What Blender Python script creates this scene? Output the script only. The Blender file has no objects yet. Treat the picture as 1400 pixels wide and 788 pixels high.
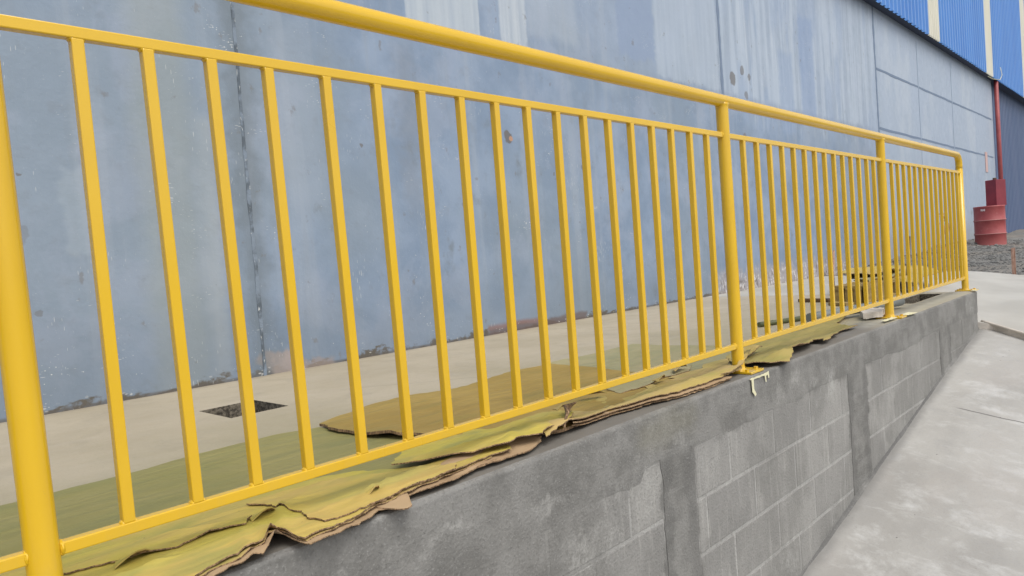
import bpy, bmesh, math, random
from mathutils import Vector, Matrix, noise, geometry
random.seed(7)
sc = bpy.context.scene
COL = sc.collection

# ---------------------------------------------------------------- camera
YAW, PITCH, ROLL = 0.8060, -0.0375, -0.0756
CAM = Vector((-0.4726, -1.3791, 0.5272))
f = Vector((math.sin(YAW)*math.cos(PITCH), math.cos(YAW)*math.cos(PITCH), math.sin(PITCH)))
rt = Vector((math.cos(YAW), -math.sin(YAW), 0)); up = rt.cross(f)
c_, s_ = math.cos(ROLL), math.sin(ROLL)
r2 = c_*rt + s_*up; u2 = -s_*rt + c_*up
cam = bpy.data.cameras.new('camera'); co = bpy.data.objects.new('camera', cam); COL.objects.link(co)
M = Matrix((r2, u2, -f)).transposed().to_4x4(); M.translation = CAM
co.matrix_world = M
cam.sensor_width = 36; cam.lens = 977.4/1400*36; cam.clip_start = 0.02; cam.clip_end = 500
sc.camera = co
sc.render.resolution_x = 1024; sc.render.resolution_y = 576

# ---------------------------------------------------------------- sky, sun, exposure
SUN_EL, SUN_AZ = math.radians(57), math.radians(190)     # azimuth from +Y clockwise
w = bpy.data.worlds.new('World'); sc.world = w; w.use_nodes = True
nt = w.node_tree; bg = nt.nodes['Background']
sky = nt.nodes.new('ShaderNodeTexSky'); sky.sky_type = 'NISHITA'; sky.sun_disc = False
sky.sun_elevation = SUN_EL; sky.sun_rotation = SUN_AZ; sky.air_density = 1.0; sky.dust_density = 3.0
hs = nt.nodes.new('ShaderNodeHueSaturation'); hs.inputs['Saturation'].default_value = 0.22
nt.links.new(sky.outputs[0], hs.inputs['Color']); nt.links.new(hs.outputs[0], bg.inputs['Color'])
bg.inputs['Strength'].default_value = 0.15
sl = bpy.data.lights.new('sun', 'SUN'); sl.energy = 1.3; sl.angle = math.radians(40); sl.color = (1.0, .95, .88)
so = bpy.data.objects.new('sun', sl); COL.objects.link(so)
sd = Vector((math.sin(SUN_AZ)*math.cos(SUN_EL), math.cos(SUN_AZ)*math.cos(SUN_EL), math.sin(SUN_EL)))
so.rotation_euler = sd.to_track_quat('Z', 'Y').to_euler(); so.location = sd*20
vs = sc.view_settings; vs.view_transform = 'Standard'; vs.look = 'None'; vs.gamma = 1; vs.exposure = 0.30
vs.use_curve_mapping = False

# ---------------------------------------------------------------- material helpers
class E:
    """a socket with arithmetic"""
    def __init__(s, m, sock): s.m, s.s = m, sock
    def _o(s, op, a, b=None, c=None):
        n = s.m.nt.nodes.new('ShaderNodeMath'); n.operation = op
        for i, v in enumerate((a, b, c)):
            if v is None: continue
            if isinstance(v, E): s.m.nt.links.new(v.s, n.inputs[i])
            else: n.inputs[i].default_value = v
        return E(s.m, n.outputs[0])
    def __add__(s, o): return s._o('ADD', s, o)
    __radd__ = __add__
    def __sub__(s, o): return s._o('SUBTRACT', s, o)
    def __rsub__(s, o): return s._o('SUBTRACT', o, s)
    def __mul__(s, o): return s._o('MULTIPLY', s, o)
    __rmul__ = __mul__
    def abs(s): return s._o('ABSOLUTE', s)
    def max(s, o): return s._o('MAXIMUM', s, o)
    def min(s, o): return s._o('MINIMUM', s, o)
    def pow(s, o): return s._o('POWER', s, o)
    def step(s, a, b):
        n = s.m.nt.nodes.new('ShaderNodeMapRange'); n.interpolation_type = 'SMOOTHSTEP'
        n.inputs[1].default_value = a; n.inputs[2].default_value = b
        n.inputs[3].default_value = 0; n.inputs[4].default_value = 1
        if a > b:
            n.inputs[1].default_value = b; n.inputs[2].default_value = a
            n.inputs[3].default_value = 1; n.inputs[4].default_value = 0
        s.m.nt.links.new(s.s, n.inputs[0]); return E(s.m, n.outputs[0])
    def rng(s, a, b, c, d):
        n = s.m.nt.nodes.new('ShaderNodeMapRange')
        for i, v in enumerate((a, b, c, d)): n.inputs[i+1].default_value = v
        s.m.nt.links.new(s.s, n.inputs[0]); return E(s.m, n.outputs[0])
class Mat:
    def __init__(s, name, color=(.5, .5, .5), rough=.6, metal=0, spec=.5):
        s.mat = bpy.data.materials.new(name); s.mat.use_nodes = True; s.nt = s.mat.node_tree
        s.b = s.nt.nodes['Principled BSDF']; s.b.inputs['Base Color'].default_value = (*color, 1)
        s.b.inputs['Roughness'].default_value = rough; s.b.inputs['Metallic'].default_value = metal
        s.b.inputs['Specular IOR Level'].default_value = spec
        g = s.nt.nodes.new('ShaderNodeNewGeometry'); s.pos = g.outputs['Position']
        x = s.nt.nodes.new('ShaderNodeSeparateXYZ'); s.nt.links.new(s.pos, x.inputs[0])
        s.x, s.y, s.z = E(s, x.outputs[0]), E(s, x.outputs[1]), E(s, x.outputs[2])
        s.nz = None
    def vec(s, sx, sy, sz, off=(0, 0, 0)):
        n = s.nt.nodes.new('ShaderNodeMapping'); n.inputs['Scale'].default_value = (sx, sy, sz)
        n.inputs['Location'].default_value = off; s.nt.links.new(s.pos, n.inputs[0]); return n.outputs[0]
    def noise(s, scale=(1, 1, 1), detail=4, rough=.55, dist=0, off=(0, 0, 0)):
        if not isinstance(scale, tuple): scale = (scale,)*3
        n = s.nt.nodes.new('ShaderNodeTexNoise'); n.inputs['Scale'].default_value = 1
        n.inputs['Detail'].default_value = detail; n.inputs['Roughness'].default_value = rough
        n.inputs['Distortion'].default_value = dist
        s.nt.links.new(s.vec(*scale, off=off), n.inputs['Vector']); return E(s, n.outputs['Fac'])
    def voro(s, scale, off=(0, 0, 0), out='Distance', rnd=1):
        if not isinstance(scale, tuple): scale = (scale,)*3
        n = s.nt.nodes.new('ShaderNodeTexVoronoi'); n.inputs['Scale'].default_value = 1
        n.inputs['Randomness'].default_value = rnd
        s.nt.links.new(s.vec(*scale, off=off), n.inputs['Vector']); return E(s, n.outputs[out])
    def obj_rand(s):
        n = s.nt.nodes.new('ShaderNodeObjectInfo'); return E(s, n.outputs['Random'])
    def mix(s, fac, a, b, mode='MIX'):
        n = s.nt.nodes.new('ShaderNodeMix'); n.data_type = 'RGBA'; n.blend_type = mode
        if isinstance(fac, E): s.nt.links.new(fac.s, n.inputs[0])
        else: n.inputs[0].default_value = fac
        for v, i in ((a, 6), (b, 7)):
            if isinstance(v, tuple): n.inputs[i].default_value = (*v, 1)
            else: s.nt.links.new(v, n.inputs[i])
        return n.outputs[2]
    def color(s, c): s.nt.links.new(c, s.b.inputs['Base Color']); return s
    def rough(s, e): s.nt.links.new(e.s, s.b.inputs['Roughness']); return s
    def bump(s, h, dist=.002, strength=1):
        n = s.nt.nodes.new('ShaderNodeBump'); n.inputs['Distance'].default_value = dist
        n.inputs['Strength'].default_value = strength
        if s.nz is not None: s.nt.links.new(s.nz, n.inputs['Normal'])
        s.nt.links.new(h.s, n.inputs['Height']); s.nz = n.outputs[0]
        s.nt.links.new(s.nz, s.b.inputs['Normal']); return s
    def box(s, x0, x1, z0, z1, X, Z, soft=.03):
        return X.step(x0-soft, x0+soft)*X.step(x1+soft, x1-soft)*Z.step(z0-soft, z0+soft)*Z.step(z1+soft, z1-soft)
    def spot(s, px, pz, rx, rz, X, Z, a=.7, b=1.1):
        d = ((X-px)*(1/rx)).pow(2) + ((Z-pz)*(1/rz)).pow(2)
        return d.step(b, a)

def S(r, g, b):   # sRGB 0-255 -> linear
    return tuple(((v/255+.055)/1.055)**2.4 if v > 10 else v/255/12.92 for v in (r, g, b))

# --- yellow enamel
m = Mat('yellow_paint', (.69, .405, .035), .34)
n1 = m.noise(3.0, 3); n2 = m.noise((40, 40, 14), 3)
m.color(m.mix(n1.step(.35, .7), (.685, .428, .014), (.645, .398, .013)))
m.rough(n1.rng(.3, .7, .20, .28)); m.b.inputs['Coat Weight'].default_value = .35; m.b.inputs['Coat Roughness'].default_value = .12; 
sp_ = m.voro(95).step(.075, .05)*m.noise(6, 3).step(.58, .64); m.color(m.mix(sp_*.5, m.b.inputs['Base Color'].links[0].from_socket, (.30, .20, .05)))
dz_ = m.z.step(.16, .0)*m.noise((30, 30, 8), 4).step(.45, .6)*.35; m.color(m.mix(dz_, m.b.inputs['Base Color'].links[0].from_socket, (.50, .36, .09)))
m.bump(m.noise(5, 2), .0015, .25); YEL = m.mat

# --- blue grey painted wall
m = Mat('wall_paint', rough=.5)
nw = m.noise(2.2, 5, .6, off=(3, 0, 1)); nf = m.noise(9, 5, .65)
X = m.x + (m.noise((3, 3, 9), 4)-.5)*.12
Z = m.z + (m.noise((7, 7, 2.5), 4, off=(5, 1, 0))-.5)*.22
strk = m.noise((5.5, 5.5, .35), 5, .6)
strk2 = m.noise((17, 17, .8), 4, .6, off=(1, 7, 0))
strk3 = m.noise((8, 8, .9), 5, .65, off=(3, 0, 5))
c = m.mix(nw.step(.36, .64), (.186, .254, .362), (.244, .316, .434))
c = m.mix(m.noise(.55, 3).step(.4, .62)*.6, c, (.225, .275, .325))
c = m.mix(m.noise(1.6, 5, .65, dist=.4, off=(6, 2, 2)).step(.50, .62)*.40, c, (.295, .345, .445))
c = m.mix(strk.step(.5, .68)*.35, c, (.33, .375, .44))
c = m.mix(strk3.step(.55, .66)*.14, c, (.19, .225, .26))
c = m.mix(nf.step(.54, .70)*.22, c, (.18, .205, .235))
# olive-grey washed columns
c = m.mix(m.box(.84, 1.12, -.5, 9, X, m.z, .07)*.5, c, (.275, .310, .305))
c = m.mix(m.box(1.13, 1.22, -.5, 1.4, X, m.z, .04)*.4, c, (.35, .385, .40))
c = m.mix(m.box(.50, .62, .72, 1.12, X, Z, .02)*.35, c, (.33, .39, .45))
c = m.mix(m.box(1.62, 1.86, .9, 2.0, X, Z, .06)*.2, c, (.35, .40, .48))
# upper wash coats with brushed edges
wash = m.z + (m.noise((2.2, 2.2, 1.2), 4, off=(0, 4, 0))-.5)*.9
c = m.mix(wash.step(1.9, 2.5)*m.x.step(2.4, 5.5)*.4, c, (.34, .40, .50))
c = m.mix(m.box(2.60, 3.285, 2.06, 4.0, m.x + (nf-.5)*.02, m.z + (nf-.5)*.10, .008)*(strk2.rng(.3, .65, .55, .95)), c, (.44, .495, .55))
c = m.mix(m.box(3.50, 3.80, 2.17, 4.0, m.x + (nf-.5)*.05, Z, .015)*(strk2.rng(.35, .65, .5, .95)), c, (.46, .51, .565))
c = m.mix(m.box(3.80, 4.45, 2.30, 4.0, X, Z, .06)*.35, c, (.42, .47, .53))
c = m.mix(m.box(5.05, 5.66, 2.34, 4.0, X, Z, .03)*.7, c, (.225, .295, .43))
c = m.mix(m.box(5.68, 6.95, 2.22, 4.2, X, Z, .03)*(strk2.rng(.3, .7, .35, .8)), c, (.40, .465, .55))
c = m.mix(m.box(7.06, 12.4, 2.22, 4.3, X, Z, .05)*(strk.step(.40, .56)*.5+.2), c, (.42, .49, .58))
c = m.mix(m.box(7.2, 12.4, 1.9, 4.3, X, m.z, .1)*strk2.step(.54, .66)*.35, c, (.50, .555, .615))
c = m.mix(m.box(7.2, 12.4, 1.9, 4.3, X, m.z, .1)*m.noise((2.4, 2.4, .5), 4, off=(2, 0, 9)).step(.52, .60)*.55, c, (.255, .33, .46))
c = m.mix(m.box(9.25, 9.75, 2.1, 3.5, X, Z, .05)*.7, c, (.225, .305, .46))
c = m.mix(m.box(8.55, 9.0, 1.9, 2.95, X, Z, .05)*.55, c, (.235, .315, .46))
c = m.mix(m.x.step(11.8, 12.9)*.6, c, (.40, .475, .58))
c = m.mix(m.x.step(12.3, 12.6)*m.noise((1.2, 1.2, .5), 4, off=(1, 1, 1)).step(.5, .6)*.3, c, (.50, .55, .60))
# grime just above the floor
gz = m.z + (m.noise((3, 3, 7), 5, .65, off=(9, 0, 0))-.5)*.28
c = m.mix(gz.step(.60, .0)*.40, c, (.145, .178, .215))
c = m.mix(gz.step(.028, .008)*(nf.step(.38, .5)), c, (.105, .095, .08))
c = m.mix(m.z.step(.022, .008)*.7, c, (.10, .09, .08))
lowr = m.box(3.15, 4.3, -.5, .055, X, m.z + (m.noise((4, 4, 8), 3)-.5)*.10, .02)
c = m.mix(lowr*.8, c, (.125, .09, .082))
c = m.mix(m.box(3.15, 3.75, .04, .075, X, m.z + (m.noise((4, 4, 8), 3)-.5)*.05, .015)*.7, c, (.22, .12, .10))
c = m.mix(m.box(1.44, 1.66, -.3, .12, X+(m.z*.9), Z, .02)*.8, c, (.36, .30, .27))
c = m.mix(m.box(1.60, 1.86, -.3, .045, X, Z, .02)*.6, c, (.30, .25, .225))
# dark smears beside the first joint, scattered sooty blots
d = (m.x-1.40).abs() + (nf-.5)*.22 + (m.noise(3.5, 3)-.5)*.25
c = m.mix(d.step(.15, .0)*.6, c, (.13, .158, .18))
blot = m.noise((3.4, 3.4, 2.8), 5, .62, off=(2, 2, 8))
c = m.mix(blot.step(.60, .72)*.6*m.z.step(2.2, 1.2), c, (.15, .172, .185))
bl2 = m.noise((12, 12, 10), 4, .6, off=(2, 5, 8)); c = m.mix(bl2.step(.66, .74)*.5, c, (.16, .15, .14))
d = (m.x-2.55).abs() + (nf-.5)*.3; c = m.mix(d.step(.14, .0)*m.box(0, 9, .9, 2.0, m.x, Z, .2)*.35, c, (.20, .215, .235))
# dark nicks and holes
for (px, pz, r, kk) in ((3.50, 1.47, .05, 1), (3.38, 1.49, .028, .8), (2.16, 1.32, .016, .8), (3.0, .95, .02, .5), (.14, 1.33, .006, .9), (.33, 1.07, .010, .8), (.30, 1.07, .006, .8), (.60, 1.03, .009, .8), (.37, .45, .018, .5), (.30, .40, .016, .5), (.30, .80, .05, .35), (4.0, 1.2, .012, .7),
                    (7.28, 2.40, .075, .9), (7.52, 2.52, .05, .8), (7.7, 2.47, .035, .8), (7.6, 2.24, .045, .7), (7.5, 1.75, .05, .8), (7.85, 1.72, .04, .8), (4.4, 1.28, .02, .6), (7.05, .42, .04, .6)):
    k = m.spot(px, pz, r, r*1.15, m.x+(nf-.5)*.10, m.z+(m.noise(18, 3)-.5)*.07)
    c = m.mix(k*.85*kk, c, (.13, .115, .10))
c = m.mix(m.spot(3.53, 1.455, .024, .020, m.x+(nf-.5)*.04, m.z)*.9, c, (.46, .26, .16))
# white chips and scratches, in clusters
ch = m.voro((40, 40, 52)); dens = m.noise(3.4, 4, .65, off=(4, 0, 4)); d2 = m.noise(14, 2, off=(0, 2, 2))
near = m.z.rng(0, .5, .10, 0)
chip = (ch - (dens-.56).max(0)*1.25 - near*(d2.step(.5, .7)) ).step(.045, .02)
c = m.mix(chip*.85, c, (.62, .64, .64))
sc_ = m.voro((16, 16, 150), off=(0, 0, 3)); c = m.mix((sc_ - (dens-.55).max(0)*1.3 - near*.6*d2.step(.5, .7)).step(.05, .025)*.75, c, (.58, .60, .60))
sv_ = m.voro((120, 120, 12), off=(7, 0, 3)); c = m.mix((sv_ - (m.noise(2.8, 3, off=(9, 9, 1))-.56).max(0)*1.3).step(.05, .025)*.6, c, (.58, .60, .60))
low = m.z.step(.08, .0); c = m.mix(m.voro((26, 26, 60)).step(.30, .16)*low*d2.step(.52, .6)*.85, c, (.56, .56, .54))
# peeling skirt in the middle distance
pe = m.noise((6, 6, 4.5), 5, .7, off=(0, 3, 0)); ph = m.z - pe*.44
pk = m.box(6.6, 10.8, -.5, 9, m.x, m.z, .3)
c = m.mix(ph.step(.10, -.10)*pk*.8, c, (.36, .325, .32))
c = m.mix(m.noise((20, 20, 13), 4, .7).step(.53, .58)*ph.step(.06, -.10)*pk*.7, c, (.72, .71, .70))
c = m.mix(m.noise((16, 16, 9), 4, .7, off=(5, 5, 5)).step(.54, .60)*ph.step(.03, -.12)*pk*.9, c, (.15, .13, .125))
c = m.mix(m.x.step(10, 12)*m.z.step(.9, .3)*.5, c, (.30, .28, .27))
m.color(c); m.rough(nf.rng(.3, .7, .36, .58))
m.bump(nf, .006, .5).bump(m.noise(60, 3), .0012, .5).bump(m.noise(1.3, 3), .03, .5); WALL = m.mat
SEAL = Mat('joint_filler', S(84, 94, 106), .75); SEAL.bump(SEAL.noise(70, 3), .003)
k = SEAL.noise((60, 60, 20), 4).step(.60, .66)
SEAL.color(SEAL.mix(k*.8, SEAL.mix(SEAL.noise(12, 3).step(.4, .6), S(84, 94, 104), S(122, 135, 150)), (.62, .64, .64))); SEAL = SEAL.mat

SEAL3 = Mat('blue_joint_filler', S(112, 128, 150), .7).mat
SEAL2 = Mat('pale_joint_filler', S(158, 173, 192), .7).mat
# --- platform floor
m = Mat('floor_concrete', rough=.62)
a, b = m.noise(1.4, 5), m.noise(7, 5, .6)
c = m.mix(a.step(.35, .65), (.375, .32, .225), (.43, .37, .27))
c = m.mix(b.step(.55, .75)*.3, c, (.29, .255, .195))
ov = (m.y + (a-.5)*1.3 + (b-.5)*.3)
c = m.mix(ov.step(1.5, .2)*.5, c, (.31, .28, .15))
c = m.mix(m.noise((2, 14, 2), 4).step(.55, .7)*.18, c, (.44, .39, .31))
ln = (m.x-1.62+(m.y-1.2)*1.1+(m.noise(3, 4)-.5)*.12).abs(); c = m.mix(ln.step(.006, .002)*m.box(1.2, 2.0, .95, 1.5, m.x, m.y, .05)*.6, c, (.20, .17, .13))
c = m.mix(m.voro(30).step(.10, .05)*m.noise(4, 3).step(.62, .7)*.8, c, (.16, .13, .10))
c = m.mix(m.x.step(3.5, 7)*.4, c, (.37, .335, .285))
c = m.mix((m.y+(b-.5)*.12).step(2.27, 2.35)*.45, c, (.27, .235, .185))
c = m.mix(m.noise(95, 3).step(.56, .68)*.22, c, (.22, .185, .13))
c = m.mix(m.noise((3.5, 3.5, 3), 5, .7, dist=.5, off=(5, 5, 5)).step(.54, .66)*.25, c, (.27, .235, .175))
m.color(c); m.rough(b.rng(.3, .7, .5, .75)); m.bump(b, .003, .5).bump(m.noise(90, 3), .0008); FLOOR = m.mat

# --- ramp and yard concrete
m = Mat('ramp_concrete', rough=.7)
a, b = m.noise((1.1, 1.8, 1), 5, .6), m.noise((5, 4, 5), 6, .7, dist=.2)
c = m.mix(a.step(.35, .65), (.295, .286, .268), (.385, .375, .352))
c = m.mix(b.step(.48, .70)*.6, c, (.53, .53, .52))
c = m.mix(b.step(.45, .28)*.45, c, (.30, .295, .285))
c = m.mix(m.noise((11, 3.5, 8), 5, .7, dist=.25).step(.56, .72)*.28, c, (.58, .58, .57))
c = m.mix(m.noise((2.6, 1.1, 2), 6, .7, off=(0, 5, 0)).step(.56, .68)*.40, c, (.56, .565, .56))
c = m.mix(m.noise(130, 3).step(.55, .68)*.22, c, (.20, .195, .185))
c = m.mix(m.voro(9).step(.045, .03)*m.noise(3, 2).step(.45, .5)*.8, c, (.09, .085, .08))
c = m.mix(m.voro(21, off=(3, 3, 0)).step(.09, .05)*m.noise(5, 2).step(.5, .6)*.35, c, (.18, .17, .16))
c = m.mix(((m.x-4.62+(m.noise(6, 3)-.5)*.03).abs()).step(.010, .004)*m.y.step(-.25, -.3)*.75, c, (.10, .095, .09))
c = m.mix(m.noise((.7, 1.2, 1), 4, .6, off=(4, 4, 0)).step(.5, .62)*.35, c, (.34, .315, .29))
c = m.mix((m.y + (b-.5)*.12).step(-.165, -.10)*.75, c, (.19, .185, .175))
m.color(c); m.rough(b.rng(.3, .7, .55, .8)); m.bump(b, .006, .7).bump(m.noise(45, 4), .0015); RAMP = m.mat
m = Mat('slab_concrete', rough=.75)
a, b = m.noise(1.3, 5), m.noise(6, 5, .6)
c = m.mix(a.step(.35, .65), (.37, .355, .32), (.44, .425, .385)); c = m.mix(b.step(.55, .7)*.3, c, (.36, .35, .32))
m.color(c); m.bump(b, .004); SLAB = m.mat
m = Mat('slab_edge', rough=.85); b = m.noise(12, 5, .7)
m.color(m.mix(b.step(.4, .6), (.60, .55, .49), (.50, .46, .41))); m.bump(b, .01); SLABEDGE = m.mat

# --- grey block wall
COLX = [(-4.25, -4.03), (-2.30, -2.10), (-.36, -.15), (1.515, 1.725), (3.27, 3.545), (5.07, 5.36)]
def cement(name, ca, cb, hi=.5, joint=False):
    m = Mat(name, rough=.85)
    a, b, g = m.noise((3.2, 3.2, 2.4), 5, .6), m.noise((16, 16, 9), 5, .65), m.noise(110, 3)
    c = m.mix(a.step(.40, .60), ca, cb)
    r = m.obj_rand(); c = m.mix(r*.55, c, (cb[0]*.66, cb[1]*.66, cb[2]*.67))
    br = m.noise((34, 34, 3.2), 5, .6, off=(4, 0, 2)); c = m.mix(br.step(.52, .66)*.28, c, (cb[0]*1.4, cb[1]*1.4, cb[2]*1.38))
    # trowelled cement smears: over the cast columns, along the top and in loose patches
    xn = m.x + (m.noise((2, 2, 9), 5, .7, off=(3, 3, 3))-.5)*.16 + (b-.5)*.07
    zn = m.z + (m.noise((4, 4, 3), 5, .7, off=(1, 8, 3))-.5)*.16 + (m.noise((26, 26, 3), 4, .6, off=(5, 8, 3))-.5)*.05
    k = zn.step(-.19, -.15)*.92
    for x0, x1 in COLX: k = k.max(xn.step(x0-.03, x0+.02)*xn.step(x1+.03, x1-.02)*.95)
    k = k.max(m.box(.05, 1.18, -.46, 0, xn, zn, .04)*.8)
    k = k.max(xn.step(4.55, 5.0)*zn.step(-.62, -.40)*.75)
    k = k.max(m.noise((1.9, 1.9, 2.8), 5, .65, off=(1, 0, 6)).step(.56, .64)*.38)
    k = k.max((m.x*.17-1.385-m.z+.0 + (b-.5)*.05).step(-.10, .03)*.0)
    dk = m.mix(m.noise((5, 5, 5), 5, .65, off=(9, 0, 1)).step(.38, .62), (.142, .139, .130), (.215, .211, .199))
    dk = m.mix(m.noise((2, 2, 16), 5, .6, dist=.5, off=(9, 3, 1)).step(.52, .66)*.45, dk, (.235, .232, .22))
    c = m.mix(k, c, dk)
    # narrow darker wet strips inside the columns, with diagonal rake strokes
    for x0, x1 in COLX:
        mid = (x0+x1)/2
        c = m.mix(xn.step(x0-.02, x0+.01)*xn.step(x0+.07, x0+.04)*zn.step(-.12, -.2)*.45, c, (.098, .097, .092))
        c = m.mix(xn.step(x1-.09, x1-.05)*xn.step(x1+.01, x1-.02)*zn.step(-.12, -.2)*.4, c, (.10, .098, .094))
        hs_ = m.noise((14, 14, 85), 4, .6, dist=.15, off=(0, 0, mid))
        c = m.mix(m.box(x0+.05, x1-.08, -3, -.30, m.x, m.z, .02)*hs_.step(.50, .64)*.28, c, (.25, .248, .236))
    # scrubbed pale lime patches
    sp = (m.noise((75, 75, 50), 5, .75).step(.42, .58)*.75 + .25)*m.noise((9, 9, 5), 5, .7, off=(3, 1, 1)).step(.36, .60)
    for (x, z, rx, rz) in ((1.36, -.20, .16, .09), (1.42, -.27, .06, .08), (1.83, -.27, .09, .10), (1.64, -.14, .07, .05), (.92, -.14, .12, .03), (1.12, -.33, .16, .10), (2.44, -.13, .05, .06), (2.62, -.09, .10, .04), (3.05, -.17, .05, .10), (.45, -.10, .30, .018), (.2, -.20, .2, .05), (4.6, -.2, .06, .10)):
        c = m.mix(m.spot(x, z, rx, rz, m.x+(b-.5)*.16, m.z+(m.noise((18, 18, 6), 4, off=(2, 2, 2))-.5)*.16, 0, 1.25)*sp*hi*.72, c, (.36, .355, .335))
    ef = (m.noise((2.1, 2.1, 3.0), 4, .6, off=(8, 0, 3)) + (b-.5)*.22)
    c = m.mix(ef.step(.60, .68)*sp*hi*.6, c, (.38, .378, .36))
    if joint: c = m.mix(m.noise((6, 6, 6), 5, .7, off=(2, 0, 4)).step(.46, .60)*.5, c, (.24, .236, .224))
    c = m.mix(g.step(.56, .68)*.35, c, (.10, .098, .09)); c = m.mix(m.noise(160, 2, off=(3, 3, 3)).step(.60, .70)*.30, c, (.36, .355, .34))
    c = m.mix(m.voro(70).step(.14, .08)*m.noise(9, 3).step(.5, .6)*.6, c, (.08, .08, .078))
    c = m.mix(m.box(1.40, 1.75, -.10, 0, xn, zn, .05)*.12, c, (.30, .27, .13))
    m.color(c); m.bump(b, .005, .6).bump(g, .0032, 1); return m.mat
BLOCK = cement('concrete_block', (.212, .208, .196), (.285, .279, .264), .9)
REND = cement('cement_render', (.150, .147, .138), (.19, .186, .176), .8)
COLM = cement('cast_column', (.125, .123, .117), (.16, .157, .15), .3)
MORT = cement('mortar', (.34, .335, .32), (.41, .404, .385), .4, True)
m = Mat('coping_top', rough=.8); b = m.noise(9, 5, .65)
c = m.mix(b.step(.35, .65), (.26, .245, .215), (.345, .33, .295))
c = m.mix(m.x.step(4.2, 3.6)*.8, c, (.125, .115, .10))  # near stretch darkened: shade beside the cardboard painted into the stained concrete colour
c = m.mix(m.x.step(3.6, 4.3)*(b.rng(.3, .7, .4, .8)), c, (.36, .325, .225))
c = m.mix((m.y+(b-.5)*.03).step(-.078, -.084)*.6*m.noise(20, 3).step(.4, .5), c, (.42, .415, .40))
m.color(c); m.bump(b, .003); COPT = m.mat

# --- cardboard and paper
def card(name, cols, edge=False, rough=.8, flute=0):
    m = Mat(name, rough=rough)
    a, b = m.noise((2.6, 5.5, 3), 4, .55), m.noise((9, 20, 9), 4, .6, off=(3, 1, 0))
    c = m.mix(a.step(.38, .62), cols[0], cols[1])
    c = m.mix(m.noise((3.1, 8, 3), 3, .5, off=(7, 3, 0)).step(.52, .66)*.75, c, cols[2])
    c = m.mix(b.step(.55, .75)*.25, c, cols[1])
    sk = m.noise((1.6, 15, 3), 4, .6, dist=.4, off=(2, 9, 0)); c = m.mix(sk.step(.52, .64)*.45, c, cols[2])
    c = m.mix(m.noise((2.2, 11, 3), 4, .6, dist=.4, off=(8, 3, 0)).step(.55, .66)*.35, c, tuple(min(1, v*1.18) for v in cols[0]))
    c = m.mix(m.voro((22, 30, 22), off=(1, 2, 0)).step(.06, .03)*m.noise(5, 2).step(.5, .6)*.7, c, (.12, .08, .03))
    m.color(c); m.bump((m.noise((2.2, 13, 3), 3, .5, off=(4, 4, 0))-.5).abs(), .030, .55).bump(m.noise((5, 16, 5), 4), .004, .6).bump(m.noise((150, 25, 90), 2), .0006, .6); return m.mat
CY = card('oversprayed_card', ((.45, .375, .065), (.48, .36, .095), (.285, .275, .075)))
CYO = card('oversprayed_card_tan', ((.42, .325, .095), (.44, .32, .125), (.33, .285, .075)))
COL_ = card('olive_paper', ((.242, .220, .072), (.275, .242, .088), (.215, .207, .075)))
CGR = card('grey_olive_paper', ((.29, .265, .135), (.33, .29, .155), (.27, .26, .14)))
CY3 = card('oversprayed_card_orange', ((.47, .37, .075), (.49, .355, .10), (.38, .33, .085)))
COD = card('olive_card', ((.32, .26, .075), (.36, .285, .09), (.27, .24, .065)))
CBR = card('brown_card', ((.305, .205, .045), (.35, .24, .06), (.27, .20, .048)))
m = Mat('raw_card_edge', rough=.9)
fl = m.noise((230, 230, 60), 2); m.color(m.mix(fl.step(.4, .6), (.36, .235, .13), (.13, .08, .045))); m.bump(fl, .002); CED = m.mat
m = Mat('raw_card', rough=.88); b = m.noise((6, 12, 6), 4); m.color(m.mix(b.step(.3, .7), (.33, .225, .125), (.42, .30, .175))); m.bump(b, .003); CRAW = m.mat

# --- metals and bits
def corr(name, col, col2, rough=.45):
    m = Mat(name, rough=rough); a = m.noise((1.6, 1.6, .35), 4); b = m.noise((9, 9, .8), 4)
    c = m.mix(a.step(.35, .65), col, col2); c = m.mix(b.step(.55, .7)*.2, c, tuple(v*1.3 for v in col2)); m.color(c)
    m.bump(m.noise(1.8, 2), .01, .4); return m.mat
CBLU = corr('blue_cladding', (.085, .245, .60), (.10, .275, .64), .35)
CCRM = corr('translucent_cladding', (.68, .66, .56), (.74, .72, .62), .5)
CSLT = corr('slate_cladding', (.085, .13, .235), (.11, .15, .255), .5)
FLASH = Mat('dark_flashing', (.035, .05, .09), .6).mat
m = Mat('red_paint', rough=.5); b = m.noise(5, 4); c = m.mix(b.step(.35, .65), (.30, .055, .058), (.36, .078, .078))
c = m.mix(m.z.step(.35, .12)*.3, c, (.30, .12, .10)); c = m.mix(m.noise(13, 4).step(.6, .7)*.35, c, (.42, .16, .15)); m.color(c); m.bump(b, .004); RED = m.mat
m = Mat('maroon_paint', rough=.5); b = m.noise(4, 4); m.color(m.mix(b.step(.35, .65), (.20, .022, .038), (.25, .03, .045))); MAR = m.mat
m = Mat('gravel', rough=.9); v = m.voro(16, out='Color'); b = m.noise(9, 5, .7)
c = m.mix(b.step(.35, .65), (.115, .112, .105), (.22, .215, .20)); c = m.mix(m.noise(.5, 3).step(.45, .6)*.4, c, (.24, .20, .155))
m.color(c); m.bump(m.voro(40), .015); GRAV = m.mat
m = Mat('gravel_stone', rough=.9); r = m.voro(11, out='Color'); b = m.noise(6, 4, .8)
m.color(m.mix(b.step(.35, .65), (.12, .118, .112), (.21, .207, .195))); STONE = m.mat
m = Mat('weathered_wood', rough=.85); g = m.noise((4, 30, 30), 4)
m.color(m.mix(g.step(.35, .65), (.27, .185, .07), (.38, .28, .11))); m.bump(g, .003); WOOD = m.mat
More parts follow.
